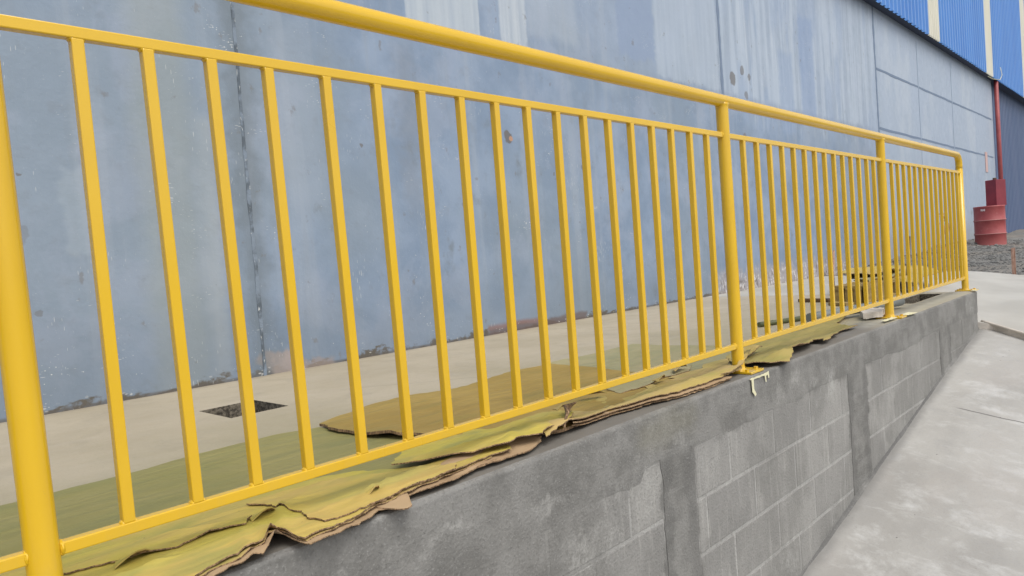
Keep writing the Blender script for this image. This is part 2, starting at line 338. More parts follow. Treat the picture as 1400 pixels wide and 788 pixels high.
m = Mat('dark_wood', rough=.9); g = m.noise((20, 20, 4), 4); m.color(m.mix(g.step(.35, .65), (.075, .042, .022), (.13, .08, .045))); DWOOD = m.mat
m = Mat('rust', rough=.9); g = m.noise(22, 4); m.color(m.mix(g.step(.35, .65), (.40, .25, .19), (.29, .17, .12))); m.bump(g, .003); RUST = m.mat
m = Mat('grey_pipe', rough=.55); m.color(m.mix(m.noise(8, 3), (.16, .19, .20), (.24, .26, .26))); GPIPE = m.mat
m = Mat('green_pipe', rough=.5); m.color(m.mix(m.noise(14, 3), (.055, .07, .03), (.13, .14, .06))); HOSE = m.mat
m = Mat('masking_tape', rough=.7); m.color(m.mix(m.noise(30, 3), (.62, .60, .44), (.72, .68, .42))); m.bump(m.noise(60, 3), .0012); TAPE = m.mat
m = Mat('pit_debris', rough=.95); b = m.noise(55, 4, .7)
m.color(m.mix(b.step(.4, .6), (.05, .042, .032), (.19, .165, .125))); m.bump(b, .01); PIT = m.mat
m = Mat('ground_dirt', rough=.9); b = m.noise(2, 5); m.color(m.mix(b, (.25, .24, .22), (.33, .32, .30))); m.bump(b, .01); DIRT = m.mat
PAPER = Mat('pink_paper', (.55, .38, .36), .8).mat
DARK = Mat('dark_gap', (.012, .010, .010), .9).mat

# ---------------------------------------------------------------- mesh helpers
def link(name, bm, mats, parent=None, origin=None, smooth=False):
    """geometry is given in world coordinates; it is stored relative to the parent (or to origin)"""
    o0 = Vector(parent['_o']) if parent is not None and '_o' in parent else Vector((0, 0, 0))
    og = Vector(origin) if origin is not None else o0
    bmesh.ops.translate(bm, verts=bm.verts, vec=-og)
    bmesh.ops.recalc_face_normals(bm, faces=bm.faces)
    me = bpy.data.meshes.new(name); bm.to_mesh(me); bm.free()
    for mt in (mats if isinstance(mats, (list, tuple)) else [mats]): me.materials.append(mt)
    if smooth:
        for p in me.polygons: p.use_smooth = True
    o = bpy.data.objects.new(name, me); COL.objects.link(o)
    if parent is not None: o.parent = parent
    o.location = og - o0 if parent is not None else og
    o['_o'] = tuple(og)
    return o
def empty(name, loc, label=None, cat=None, group=None):
    o = bpy.data.objects.new(name, None); COL.objects.link(o); o.location = loc; o['_o'] = tuple(loc); o.empty_display_size = .1
    tag(o, label, cat, group); return o
def tag(o, label=None, cat=None, group=None, kind=None):
    if label: o['label'] = label
    if cat: o['category'] = cat
    if group: o['group'] = group
    if kind: o['kind'] = kind
    return o
def copy(o, loc, parent=None):
    c = o.copy(); COL.objects.link(c); c.location = loc
    if parent is not None: c.parent = parent
    return c
def box(bm, x0, x1, y0, y1, z0, z1, bev=0, mat=0, rot=None):
    r = bmesh.ops.create_cube(bm, size=1)
    vs = r['verts']
    M = Matrix.Translation(((x0+x1)/2, (y0+y1)/2, (z0+z1)/2))
    if rot is not None: M = M @ rot
    M = M @ Matrix.Diagonal((x1-x0, y1-y0, z1-z0, 1))
    bmesh.ops.transform(bm, matrix=M, verts=vs)
    fs = list({f for v in vs for f in v.link_faces})
    for f_ in fs: f_.material_index = mat
    if bev:
        es = list({e for v in vs for e in v.link_edges})
        bmesh.ops.bevel(bm, geom=es, offset=bev, segments=2, affect='EDGES', profile=.5)
    return bm
def tube(bm, pts, r, n=16, cap=True, mat=0):
    rings = []
    pts = [Vector(p) for p in pts]
    up0 = None
    for i, p in enumerate(pts):
        t = (pts[min(i+1, len(pts)-1)] - pts[max(i-1, 0)]).normalized()
        if up0 is None: up0 = Vector((0, 0, 1)) if abs(t.z) < .9 else Vector((0, 1, 0))
        a = t.cross(up0).normalized(); b = a.cross(t).normalized(); up0 = b
        rr = r[i] if isinstance(r, (list, tuple)) else r
        rings.append([bm.verts.new(p + (a*math.cos(2*math.pi*k/n) + b*math.sin(2*math.pi*k/n))*rr) for k in range(n)])
    for i in range(len(rings)-1):
        for k in range(n):
            f_ = bm.faces.new((rings[i][k], rings[i][(k+1) % n], rings[i+1][(k+1) % n], rings[i+1][k])); f_.smooth = True; f_.material_index = mat
    if cap:
        for rg in (rings[0], rings[-1]):
            f_ = bm.faces.new(rg); f_.material_index = mat
    return bm
def fbm(x, y, z=0, s=1, o=3):
    v, a = 0, 1
    for i in range(o): v += a*noise.noise(Vector((x*s, y*s, z*s+i*7.3))); a *= .5; s *= 2
    return v
def densify(pts, step, jit, seed=0):
    rnd = random.Random(seed); out = []
    n = len(pts)
    for i in range(n):
        a = Vector(pts[i]); b = Vector(pts[(i+1) % n]); L = (b-a).length; k = max(1, int(L/step))
        d = (b-a)/max(L, 1e-6); nn = Vector((-d.y, d.x))
        for j in range(k):
            t = j/k; p = a + (b-a)*t
            if j: p = p + nn*rnd.uniform(-jit, jit)
            out.append(p)
    return out
def tri_fill(outline, grid):
    xs = [p.x for p in outline]; ys = [p.y for p in outline]
    pts = [Vector(p) for p in outline]; n = len(pts)
    x = min(xs)+grid*.5; row = 0
    while x < max(xs):
        y = min(ys)+grid*(.5+.5*(row % 2)); 
        while y < max(ys):
            ins = False; j = n-1
            near = False
            for i in range(n):
                a, b = outline[i], outline[j]
                if (a.y > y) != (b.y > y) and x < (b.x-a.x)*(y-a.y)/(b.y-a.y)+a.x: ins = not ins
                if abs(a.x-x)+abs(a.y-y) < grid*.45: near = True
                j = i
            if ins and not near: pts.append(Vector((x, y)))
            y += grid
        x += grid; row += 1
    edges = [(i, (i+1) % n) for i in range(n)]
    v, e, f_, *_ = geometry.delaunay_2d_cdt(pts, edges, [], 1, 1e-5)
    return v, f_
def sheet(name, outline, zf, th, mats, label=None, cat=None, parent=None, grid=.04, step=.03, jit=.004, seed=0, plane='xy', group=None):
    """a flat irregular plate with its own outline, relief and thickness. mats = [face, edge, underside]"""
    ol = densify(outline, step, jit, seed)
    v2, fs = tri_fill(ol, grid)
    bm = bmesh.new()
    def P(p, h):
        return (p.x, p.y, h) if plane == 'xy' else (p.x, h, p.y)
    top = [bm.verts.new(P(p, zf(p.x, p.y))) for p in v2]
    sgn = -1 if plane == 'xy' else 1
    bot = [bm.verts.new(P(p, zf(p.x, p.y)+sgn*th)) for p in v2]
    cnt = {}
    for t in fs:
        for a, b in zip(t, t[1:]+t[:1]): cnt[(min(a, b), max(a, b))] = cnt.get((min(a, b), max(a, b)), []) + [(a, b)]
        q = bm.faces.new([top[i] for i in t]); q.smooth = True
        q = bm.faces.new([bot[i] for i in reversed(t)]); q.material_index = min(2, len(mats)-1); q.smooth = True
    for k, l in cnt.items():
        if len(l) == 1:
            a, b = l[0]; q = bm.faces.new((top[b], top[a], bot[a], bot[b])); q.material_index = min(1, len(mats)-1)
    for e in bm.edges:
        if len(e.link_faces) == 2 and (e.link_faces[0].material_index != e.link_faces[1].material_index or not (e.link_faces[0].smooth and e.link_faces[1].smooth)): e.smooth = False
    og = (sum(p[0] for p in outline)/len(outline), sum(p[1] for p in outline)/len(outline))
    if parent is None:
        o = link(name, bm, mats, None, origin=(og[0], og[1], 0) if plane == 'xy' else (og[0], 0, og[1]))
        tag(o, label, cat, group)
    else: o = link(name, bm, mats, parent)
    return o

# ================================================================= SETTING
def ramp_z(x):
    P = [(-6, -2.2), (-3, -1.92), (2.56, -.945), (3.40, -.785), (4.22, -.645), (5.34, -.445), (6.25, -.312), (6.6, -.262), (12, -.2)]
    for (a, za), (b, zb) in zip(P, P[1:]):
        if x <= b: return za+(zb-za)*(x-a)/(b-a)
    return P[-1][1]
def cross(x, y):
    return max(-.35, .17*min(0, y+.09))*max(0, min(1, (9.3-x)/3.0))
# far-reaching ground
bm = bmesh.new(); bmesh.ops.create_grid(bm, x_segments=2, y_segments=2, size=150); bmesh.ops.translate(bm, verts=bm.verts, vec=(0, 0, -2.3))
tag(link('ground', bm, DIRT), kind='structure')
# ramp surface
bm = bmesh.new(); NX, NY = 150, 60
g = [[bm.verts.new((-6+12.7*i/NX, -.06-9*(j/NY)**1.6, ramp_z(-6+12.7*i/NX) + cross(-6+12.7*i/NX, -.06-9*(j/NY)**1.6) + .006*fbm(-6+12.7*i/NX, (j/NY)**1.6*9, 0, 1.3))) for j in range(NY+1)] for i in range(NX+1)]
for i in range(NX):
    for j in range(NY): bm.faces.new((g[i][j], g[i+1][j], g[i+1][j+1], g[i][j+1])).smooth = True
tag(link('ramp', bm, RAMP), kind='structure')
# slab beyond the ramp, its lip runs at a slant
def lip_x(y): return max(5.2, 6.36 + (y+.09)*.55) if y < -.09 else 6.36
def slab_z(x, y):
    h = -.235 + max(0, min(1, (x-6.0)/3.5))*.155
    h += cross(x, y)
    t0 = max(0, min(1, (x-lip_x(y))/1.2)); h = h*t0 + (ramp_z(lip_x(y))+cross(x, y)+.05)*(1-t0)
    t = max(0, min(1, (y+.1)/.8)); t = t*t*(3-2*t)
    return h*(1-t) + 0*t
bm = bmesh.new(); NX, NY = 60, 70; g = []
ys = [2.35 - 9.35*j/NY for j in range(NY+1)]
for j, y in enumerate(ys):
    lx = max(lip_x(y), 2.2) + .02*fbm(y, 3, 0, 6) if y < -.09 else 6.28
    row = []
    for i in range(NX+1):
        x = lx + (9.5-lx)*i/NX
        row.append(bm.verts.new((x, y, slab_z(x, y) + .004*fbm(x, y, 0, 2) - (.002 if y > 0 else 0))))
    g.append(row)
for j in range(NY):
    for i in range(NX): bm.faces.new((g[j][i], g[j][i+1], g[j+1][i+1], g[j+1][i])).smooth = True
for j in range(NY):
    a, b = g[j][0], g[j+1][0]
    a2 = bm.verts.new((a.co.x-.008, a.co.y, a.co.z-.4)); b2 = bm.verts.new((b.co.x-.008, b.co.y, b.co.z-.4))
    q = bm.faces.new((a, b, b2, a2)); q.material_index = 1
    a, b = g[j][NX], g[j+1][NX]
    a2 = bm.verts.new((a.co.x, a.co.y, a.co.z-.3)); b2 = bm.verts.new((b.co.x, b.co.y, b.co.z-.3))
    bm.faces.new((a, a2, b2, b)).material_index = 1
tag(link('slab', bm, [SLAB, SLABEDGE]), kind='structure')
# rough broken lip strip along the slab's edge
bm = bmesh.new(); pts = []; y = -.10
rr = []
while y > -3.0:
    x = lip_x(y); pts.append((x-.004+.006*fbm(y, 1, 0, 5), y, slab_z(x, y)+.000+.003*fbm(y, 5, 0, 4))); rr.append(.011+.003*fbm(y, 9, 0, 5)); y -= .04
tube(bm, pts, rr, 8)
tag(link('kerb_lip', bm, SLABEDGE), kind='structure')

# platform floor with two open drain pits
H1 = (.742, .987, 1.352, 1.652); H2 = (5.27, 6.12, .115, .285)
bm = bmesh.new()
def quad(bm, x0, x1, y0, y1, z=0, mat=0):
    v = [bm.verts.new((a, b, z)) for a, b in ((x0, y0), (x1, y0), (x1, y1), (x0, y1))]; bm.faces.new(v).material_index = mat
XS = [-7, H1[0], H1[1], H2[0], H2[1], 6.282]; YS = [.1, H2[2], H2[3], H1[2], H1[3], 2.36]
for i in range(5):
    for j in range(5):
        cx, cy = (XS[i]+XS[i+1])/2, (YS[j]+YS[j+1])/2
        if any(h[0] < cx < h[1] and h[2] < cy < h[3] for h in (H1, H2)): continue
        quad(bm, XS[i], XS[i+1], YS[j], YS[j+1])
bmesh.ops.remove_doubles(bm, verts=bm.verts, dist=1e-4)
for h in (H1, H2):
    x0, x1, y0, y1 = h; d = -.16
    c4 = [(x0, y0), (x1, y0), (x1, y1), (x0, y1)]
    for k in range(4):
        a, b = c4[k], c4[(k+1) % 4]
        v = [bm.verts.new((*a, 0)), bm.verts.new((*b, 0)), bm.verts.new((*b, d)), bm.verts.new((*a, d))]
        bm.faces.new(v).material_index = 1
o = link('platform_floor', bm, [FLOOR, PIT]); tag(o, kind='structure')
bm = bmesh.new(); rnd = random.Random(4)
for (x0, x1, y0, y1), dz, cnt in ((H1, -.075, 260), (H2, -.12, 120)):
    quad(bm, x0, x1, y0, y1, dz)
    for k in range(cnt):
        s = rnd.uniform(.004, .011); x, y = rnd.uniform(x0+.01, x1-.01), rnd.uniform(y0+.01, y1-.01)
        r = bmesh.ops.create_icosphere(bm, subdivisions=1, radius=s)
        for v in r['verts']: v.co = Vector((x, y, dz+.002)) + Vector((v.co.x*rnd.uniform(.6, 1.4), v.co.y*rnd.uniform(.6, 1.4), v.co.z*.7))
tag(link('pit_gravel', bm, PIT), kind='stuff', label='dark gravel and debris filling the open drain pits', cat='gravel')

# gravel ground
def grav_z(x, y):
    z = -.13 + .20*max(0, min(1, (x-9.5)/6.0)) + .12*max(0, min(1, (x-15)/10)) + .05*fbm(x, y, 0, .5) + .03*fbm(x, y, 4, 2.5)
    t = max(0, min(1, (y-.6)/1.6)); z += t*t*.10
    return z
bm = bmesh.new(); NX, NY = 120, 70; g = []
for i in range(NX+1):
    u = i/NX; x = 9.48 + 55*u**1.8
    g.append([bm.verts.new((x, 2.6-32*(j/NY)**1.7, grav_z(x, 2.6-32*(j/NY)**1.7))) for j in range(NY+1)])
for i in range(NX):
    for j in range(NY): bm.faces.new((g[i][j], g[i+1][j], g[i+1][j+1], g[i][j+1])).smooth = True
tag(link('gravel_ground', bm, GRAV), kind='structure')
verts, faces = [], []
ico = bmesh.new(); bmesh.ops.create_icosphere(ico, subdivisions=1, radius=1)
IV = [v.co.copy() for v in ico.verts]; IF = [[v.index for v in q.verts] for q in ico.faces]; ico.free()
rnd = random.Random(9)
for k in range(14000):
    x = 9.5 + 10*rnd.random()**1.4; y = 2.3 - 5.2*rnd.random()**1.1
    s = rnd.uniform(.006, .017)*(1+.6*(rnd.random() < .04)*2); b0 = len(verts); z = grav_z(x, y)
    ax, ay, az = s*rnd.uniform(.7, 1.4), s*rnd.uniform(.7, 1.4), s*rnd.uniform(.5, .9)
    for v in IV: j = rnd.uniform(.8, 1.2); verts.append((x+v.x*ax*j, y+v.y*ay*j, z+v.z*az*j+s*.2))
    faces += [[b0+i for i in q] for q in IF]
me = bpy.data.meshes.new('gravel_stones'); me.from_pydata(verts, [], faces); me.materials.append(STONE)
o = bpy.data.objects.new('gravel_stones', me); COL.objects.link(o)
tag(o, 'loose grey crushed stone covering the ground beyond the slab', 'gravel', kind='stuff')

# ================================================================= PAINTED CONCRETE WALL
WY = 2.354
wall = empty('concrete_wall', (7, WY, 0), 'long high concrete panel wall painted blue grey behind the yellow railing', 'wall')
cols = [(-9.7, -4.15), (-4.15, 1.40), (1.40, 7.02), (7.02, 12.46)]
rows = [(-.3, 4.6)]
def panel(x0, x1, z0, z1):
    g_ = .0028; bm = bmesh.new(); box(bm, x0+g_, x1-g_, WY, WY+.14, z0, z1, .004)
    link('wall_panel', bm, WALL, wall)
for x0, x1 in cols: panel(x0, x1, -.3, 4.6)
for x0, x1 in ((12.46, 15.0), (15.0, 17.62), (17.62, 19.9), (19.9, 22.0)):
    for z0, z1 in ((-.3, 2.26), (2.268, 3.24), (3.248, 4.6)): panel(x0, x1, z0, z1)
bm = bmesh.new(); box(bm, -9.7, 21.95, WY+.15, WY+.20, -.3, 4.6); link('backing', bm, SEAL, wall)
# filler smeared along the vertical joints
for i, xj in enumerate((1.395, 7.02, 12.46)):
    ol = []; zt = 4.3; N = 110; wmax = (.022, .05, .075)[i]
    L_, R_ = [], []
    for k in range(N+1):
        z = .0+zt*k/N; cx = (1.40 if i == 0 else xj) + .005*fbm(z, i*5+1, 0, 1.2)
        hw = wmax*(.42+.42*abs(fbm(z, i*9+4, 0, 3.5)))
        L_.append((cx-hw, z)); R_.append((cx+hw*(.7+.3*fbm(z, 2, 0, 9)), z))
    sheet('joint_filler', L_+R_[::-1], lambda x, z: WY-.0028-.0015*fbm(x, z, 0, 14), .0022, [SEAL if i == 0 else SEAL3], parent=wall, grid=.05, step=.08, jit=.0015, seed=i, plane='xz')

for z0 in (2.264, 3.244):
    up_e = [(12.5+.25*k, z0+.022+.008*fbm(k, z0, 0, .7)) for k in range(38)]; dn_e = [(x, z-.040-.010*fbm(x, z0, 5, 2)) for x, z in up_e]
    sheet('joint_filler', up_e+dn_e[::-1], lambda x, z: WY-.003, .002, [SEAL3], parent=wall, grid=.3, step=.3, jit=.002, plane='xz')
for xj in (15.0, 17.62):
    rt_e = [(xj+.016+.010*fbm(k, xj, 0, .7), .1+.25*k) for k in range(17)]; lf_e = [(x-.034, z) for x, z in rt_e]
    sheet('joint_filler', rt_e+lf_e[::-1], lambda x, z: WY-.0045, .002, [SEAL2], parent=wall, grid=.3, step=.3, jit=.002, plane='xz')

# ================================================================= CLADDING ABOVE
def rib_sheet(name, x0, x1, y, z0, z1, pitch, depth, mt, parent, out=-1):
    bm = bmesh.new(); prof = []; n = max(1, round((x1-x0)/pitch)); p = (x1-x0)/n
    for k in range(n):
        b = x0+k*p
        for t, d in ((0, 0), (.55, 0), (.65, 1), (.90, 1)): prof.append((b+t*p, d))
    prof.append((x1, 0))
    lo = [bm.verts.new((x, y+out*d*depth, z0)) for x, d in prof]; hi = [bm.verts.new((x, y+out*d*depth, z1)) for x, d in prof]
    lo2 = [bm.verts.new((x, y+out*d*depth+.004, z0)) for x, d in prof]
    for i in range(len(prof)-1):
        bm.faces.new((lo[i], lo[i+1], hi[i+1], hi[i])); bm.faces.new((lo2[i+1], lo2[i], lo[i], lo[i+1]))
    return link(name, bm, mt, parent)
SY, SZ = 2.20, 4.23
clad = empty('metal_cladding', (15, SY, SZ), 'bright blue ribbed metal cladding with cream strips overhanging the wall top', 'cladding')
x = -10.9
while x < 50:
    # cream strips every 5.22 m, 0.82 m wide; blue sheets between
    rib_sheet('translucent_sheet', x, x+.82, SY, SZ, 9.5, .137, .03, CCRM, clad)
    for k in range(4): rib_sheet('blue_sheet', x+.82+1.1*k+.002, x+.82+1.1*(k+1)-.002, SY, SZ-.004*(k % 2), 9.5, .22, .035, CBLU, clad)
    x += 5.22
bm = bmesh.new(); box(bm, -8.4, 50, SY+.012, WY+.16, SZ+.03, SZ+.06); link('closure_flashing', bm, FLASH, clad)
bm = bmesh.new(); box(bm, -8.4, 50, SY+.008, SY+.011, SZ+.012, SZ+.10); link('drip_flashing', bm, FLASH, clad)
low = empty('lower_cladding', (30, WY+.12, 0), 'dull slate blue ribbed metal wall right of the red downpipe', 'cladding')
x = 22.02
while x < 46:
    rib_sheet('slate_sheet', x+.002, x+1.1-.002, WY+.10, -.2, SZ+.02, .22, .03, CSLT, low); x += 1.1

# red downpipe at the wall's end, dangling pale cable
bm = bmesh.new(); tube(bm, [(22.02, 2.25, .1), (22.02, 2.25, 2.5), (22.0, 2.25, SZ+.1)], .05, 14)
tag(link('downpipe', bm, RED, origin=(22.02, 2.25, .1)), 'dark red vertical downpipe at the corner where the concrete wall ends', 'pipe')
bm = bmesh.new(); tube(bm, [(21.62, 2.08, 4.5), (21.62, 2.05, 4.3), (21.5, 2.08, 4.17), (21.0, 2.15, 4.14), (20.6, 2.18, 4.16)], .008, 6)
tag(link('cable', bm, TAPE, origin=(21.3, 2.08, 4.2)), 'thin pale cable hanging from the cladding edge above the red downpipe', 'cable')
bm = bmesh.new(); box(bm, 20.75, 21.0, WY-.012, WY-.003, 1.85, 2.35); n = link('notice', bm, PAPER, origin=(20.9, WY, 1.85))
tag(n, 'small faded pinkish notice stuck on the wall above the red box', 'notice')

# ================================================================= DRUM AND BOX
DX, DY, DZ = 16.859, 1.643, .075
R0 = .275; Hd = .835
drum = empty('drum', (DX, DY, DZ), 'weathered red steel drum standing on gravel below the red box', 'drum')
bm = bmesh.new(); prof = []
for z, r in ((0, .985), (.012, 1.0), (.03, 1.0), (.04, .985), (.30, .985), (.315, 1.02), (.335, 1.02), (.35, .985), (.63, .985), (.645, 1.02), (.665, 1.02), (.68, .985), (.96, .985), (.97, 1.0), (1.0, 1.0), (1.0, .965), (.975, .96)):
    prof.append((r*R0, z*Hd))
rings = [[bm.verts.new((DX+r*math.cos(2*math.pi*k/40), DY+r*math.sin(2*math.pi*k/40), DZ+z)) for k in range(40)] for r, z in prof]
for a, b in zip(rings, rings[1:]):
    for k in range(40): bm.faces.new((a[k], a[(k+1) % 40], b[(k+1) % 40], b[k])).smooth = True
bm.faces.new(rings[0])
link('drum_shell', bm, RED, drum)
bm = bmesh.new(); v = [bm.verts.new((DX+R0*.962*math.cos(2*math.pi*k/40), DY+R0*.962*math.sin(2*math.pi*k/40), DZ+Hd*.974)) for k in range(40)]; bm.faces.new(v)
link('drum_lid', bm, RED, drum)
for z in (.325, .655):
    bm = bmesh.new(); pts = [(DX+R0*1.022*math.cos(a), DY+R0*1.022*math.sin(a), DZ+z*Hd) for a in [2*math.pi*k/40 for k in range(41)]]
    tube(bm, pts, .006, 6, cap=False); link('hoop', bm, Mat('worn_hoop', (.50, .25, .23), .6).mat, drum)
bm = bmesh.new()
aa = [-2.969-.55+.05*k for k in range(7)]
lo = [bm.verts.new((DX+R0*1.001*math.cos(a), DY+R0*1.001*math.sin(a), DZ+Hd*(.885+.008*math.sin(k*2.1)))) for k, a in enumerate(aa)]
hi = [bm.verts.new((DX+R0*1.001*math.cos(a), DY+R0*1.001*math.sin(a), DZ+Hd*(.93+.006*math.sin(k*1.3)))) for k, a in enumerate(aa)]
for k in range(6): bm.faces.new((lo[k], lo[k+1], hi[k+1], hi[k]))
link('paint_patch', bm, Mat('pale_patch', (.62, .50, .50), .7).mat, drum)
# box on the drum
bx = Vector((17.122, 1.558, 0)); bw = .185
q = empty('box', (bx.x, bx.y, DZ+Hd), 'dark red metal box standing on the red drum', 'box')
rz = Matrix.Rotation(-.406, 4, 'Z')
bm = bmesh.new(); box(bm, bx.x-.155, bx.x+.155, bx.y-.11, bx.y+.11, DZ+Hd+.0, DZ+Hd+.53, .008, rot=rz); link('box_body', bm, MAR, q)
v_ = rz @ Vector((.158, 0, 0)); bm = bmesh.new(); box(bm, bx.x+v_.x-.003, bx.x+v_.x+.003, bx.y+v_.y-.045, bx.y+v_.y+.045, DZ+Hd+.10, DZ+Hd+.24, rot=rz); link('hole', bm, DARK, q)
bm = bmesh.new(); tube(bm, [(bx.x-.05, bx.y, DZ+Hd+.53), (bx.x-.05, bx.y, DZ+Hd+.57)], .035, 10); link('cap', bm, DWOOD, q)

# rusty stake in gravel
p = Vector((9.57, .168, -.047)); bm = bmesh.new()
box(bm, p.x-.030, p.x+.030, p.y-.016, p.y+.006, p.z-.15, p.z+.285, .002); box(bm, p.x-.006, p.x+.006, p.y-.03, p.y-.006, p.z-.15, p.z+.29, .002)
tag(link('stake', bm, RUST, origin=(p.x, p.y, p.z)), 'short rusty metal stake standing in gravel at the slab edge', 'stake')

# ================================================================= BLOCK RETAINING WALL
FY = -.088
bw_ = empty('block_wall', (2, 0, 0), 'low grey concrete block retaining wall carrying the yellow railing', 'wall')
bm = bmesh.new(); box(bm, -6.0, 6.272, FY+.0006, .098, -2.4, -.004); link('mortar_core', bm, MORT, bw_)
# top coping: flat top strip, ragged lower render edge
bm = bmesh.new(); N = 240; t0, t1, t2 = [], [], []
rowv = []
for i in range(N+1):
    x = -6 + 12.28*i/N; e = .0025*fbm(x, 0, 0, 9)
    rowv.append([bm.verts.new((x, .0995, 0)), bm.verts.new((x, FY+.012, .0005*fbm(x, 2, 0, 5))), bm.verts.new((x, FY-.0008+e*.4, -.003)), bm.verts.new((x, FY-.0024+e*.4, -.012)), bm.verts.new((x, FY-.0008, -.15+.012*fbm(x, 7, 0, 3)))])
for i in range(N):
    for k in range(4):
        q = bm.faces.new((rowv[i][k], rowv[i+1][k], rowv[i+1][k+1], rowv[i][k+1])); q.material_index = 0 if k < 1 else (2 if k == 1 else 1); q.smooth = k > 1
a = rowv[-1]; q = bm.faces.new([a[0], a[1], a[2], a[3], a[4], bm.verts.new((a[0].co.x, .0995, -.15))]); q.material_index = 1
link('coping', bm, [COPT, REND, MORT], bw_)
ol = [(-6, -.11), (6.279, -.11)]
k = 6.279
while k > -6:
    dep = .172 + .022*fbm(k, 3, 0, 1.3) + .014*fbm(k, 8, 0, 7)
    # the render sweeps lower over the first bays
    if k < 1.4: dep += .035
    ol.append((k, -dep)); k -= .03
ol.append((-6, -.19))
sheet('render_band', ol, lambda x, z: FY-.0022+.0011*max(0, min(1, (-z-.10)/.08))+.0003*fbm(x, z, 0, 12), .01, [REND], parent=bw_, grid=.05, step=.05, jit=.002, plane='xz')
# cast columns with ragged smeared edges
for i, (a, b) in enumerate(COLX):
    L_, R_ = [], []; zb = ramp_z((a+b)/2)-.15; n = 34
    for k in range(n+1):
        z = zb + (-.12-zb)*k/n; L_.append((a+.014*fbm(z, i, 0, 5)+.008*fbm(z, i, 3, 22), z)); R_.append((b+.014*fbm(z, i+9, 0, 5)+.008*fbm(z, i, 8, 22), z))
    sheet('column', L_+R_[::-1], lambda x, z: FY-.0015+.0002*fbm(x, z, 0, 10), .012, [COLM], parent=bw_, grid=.05, step=.05, jit=.001, plane='xz')
# blocks, one object each
protos = {}
def block(x0, x1, z0, z1):
    w_, h_ = round(x1-x0, 2), round(z1-z0, 3); key = (w_, h_)
    if key not in protos:
        bm = bmesh.new(); box(bm, -w_/2, w_/2, 0, .05, -h_/2, h_/2, .0030)
        for v in bm.verts: v.co += Vector((noise.noise(v.co*40)*.0015, 0, noise.noise(v.co*40+Vector((9, 0, 0)))*.0015))
        me = bpy.data.meshes.new('block'); bm.to_mesh(me); bm.free(); me.materials.append(BLOCK); protos[key] = me
    o = bpy.data.objects.new('block', protos[key]); COL.objects.link(o); o.parent = bw_
    o.location = ((x0+x1)/2-2, FY-.0010+random.uniform(-.0006, .0004), (z0+z1)/2)
    o.rotation_euler = (0, random.uniform(-.003, .003), 0)
segs = [(-4.03, -2.30, -3.85), (-2.10, -.36, -1.95), (-.15, 1.515, .155), (1.725, 3.27, 1.988), (3.545, 5.07, 3.80), (5.36, 6.272, 5.72)]
for s0, s1, j0 in segs:
    for c in range(9):
        zt = -.166-.0 if c == 0 else -.36-.2*(c-1)-.005
        z1_, z0_ = (-.168, -.355) if c == 0 else (-.366-.2*(c-1), -.554-.2*(c-1))
        xs_ = [s0]; j = j0 + (.195 if c % 2 else 0)
        while j > s0+.06: j -= .39
        while j < s0+.06: j += .39
        while j < s1-.06: xs_.append(j); j += .39
        xs_.append(s1)
        for a, b in zip(xs_, xs_[1:]):
            if z1_ < ramp_z(b)-.02: continue
            if b-a < .03: continue
            block(a+.0060, b-.0060, z0_, z1_)
# cement fillet along the foot
bm = bmesh.new(); prev = None
for i in range(260):
    x = -5.9+12.2*i/259; z = ramp_z(x); h = .014+.007*fbm(x, 0, 0, 4)+.004*fbm(x, 3, 0, 16); d = .006+.005*fbm(x, 5, 0, 3)
    c3 = [bm.verts.new((x, FY+.01, z+h)), bm.verts.new((x, FY-.006, z+h*.9)), bm.verts.new((x, FY-d*.5, z+h*.3)), bm.verts.new((x, FY-d-.010, z-.004))]
    if prev:
        for k in range(3): bm.faces.new((prev[k], c3[k], c3[k+1], prev[k+1])).smooth = True
    prev = c3
link('foot_fillet', bm, COLM, bw_)

# ================================================================= RAILING
POSTS = [-2.55, -.190, 2.277, 4.310, 6.337]
ZT, ZB, ZH, RP = .973, .1085, 1.114, .0252
rail = empty('railing', (2, 0, 0), 'bright yellow painted tubular steel railing with square balusters on the grey wall', 'railing')
# handrail, bending down into the last post
bm = bmesh.new(); pts = [(-3.6+.25*i, 0, ZH) for i in range(40) if -3.6+.25*i < 6.337-.12]; rb = .085
for k in range(10):
    a = math.pi/2*k/9; pts.append((6.337-rb+rb*math.sin(a), 0, ZH-rb+rb*math.cos(a)))
pts.append((6.337, 0, ZH-rb-.03)); tube(bm, pts, RP, 28, cap=True); link('handrail', bm, YEL, rail)
pm = {}
for i, px in enumerate(POSTS):
    top = ZH-.012 if i < 4 else ZH-rb-.025
    bm = bmesh.new()
    tube(bm, [(px, 0, .008), (px, 0, .012), (px, 0, .02), (px, 0, .03), (px, 0, top-.02), (px, 0, top-.008), (px, 0, top)] if i < 4 else [(px, 0, .008), (px, 0, .012), (px, 0, .02), (px, 0, .03), (px, 0, top)],
         [RP+.007, RP+.005, RP+.001, RP, RP, RP+.001, RP+.004] if i < 4 else [RP+.007, RP+.005, RP+.001, RP, RP], 28)
    po = link('post', bm, YEL, rail, origin=(px, 0, 0))
    bm = bmesh.new(); box(bm, px-.055, px+.06, -.082, .065, .001, .011, .002)
    for dx, dy in ((-.038, -.055), (.043, -.055), (-.038, .045), (.043, .045)):
        r = bmesh.ops.create_cone(bm, cap_ends=True, segments=6, radius1=.009, radius2=.009, depth=.008)
        bmesh.ops.translate(bm, verts=r['verts'], vec=(px+dx, dy, .015))
    link('base_plate', bm, YEL, po)
    if i == 1: po.rotation_euler = (0, -.018, 0)
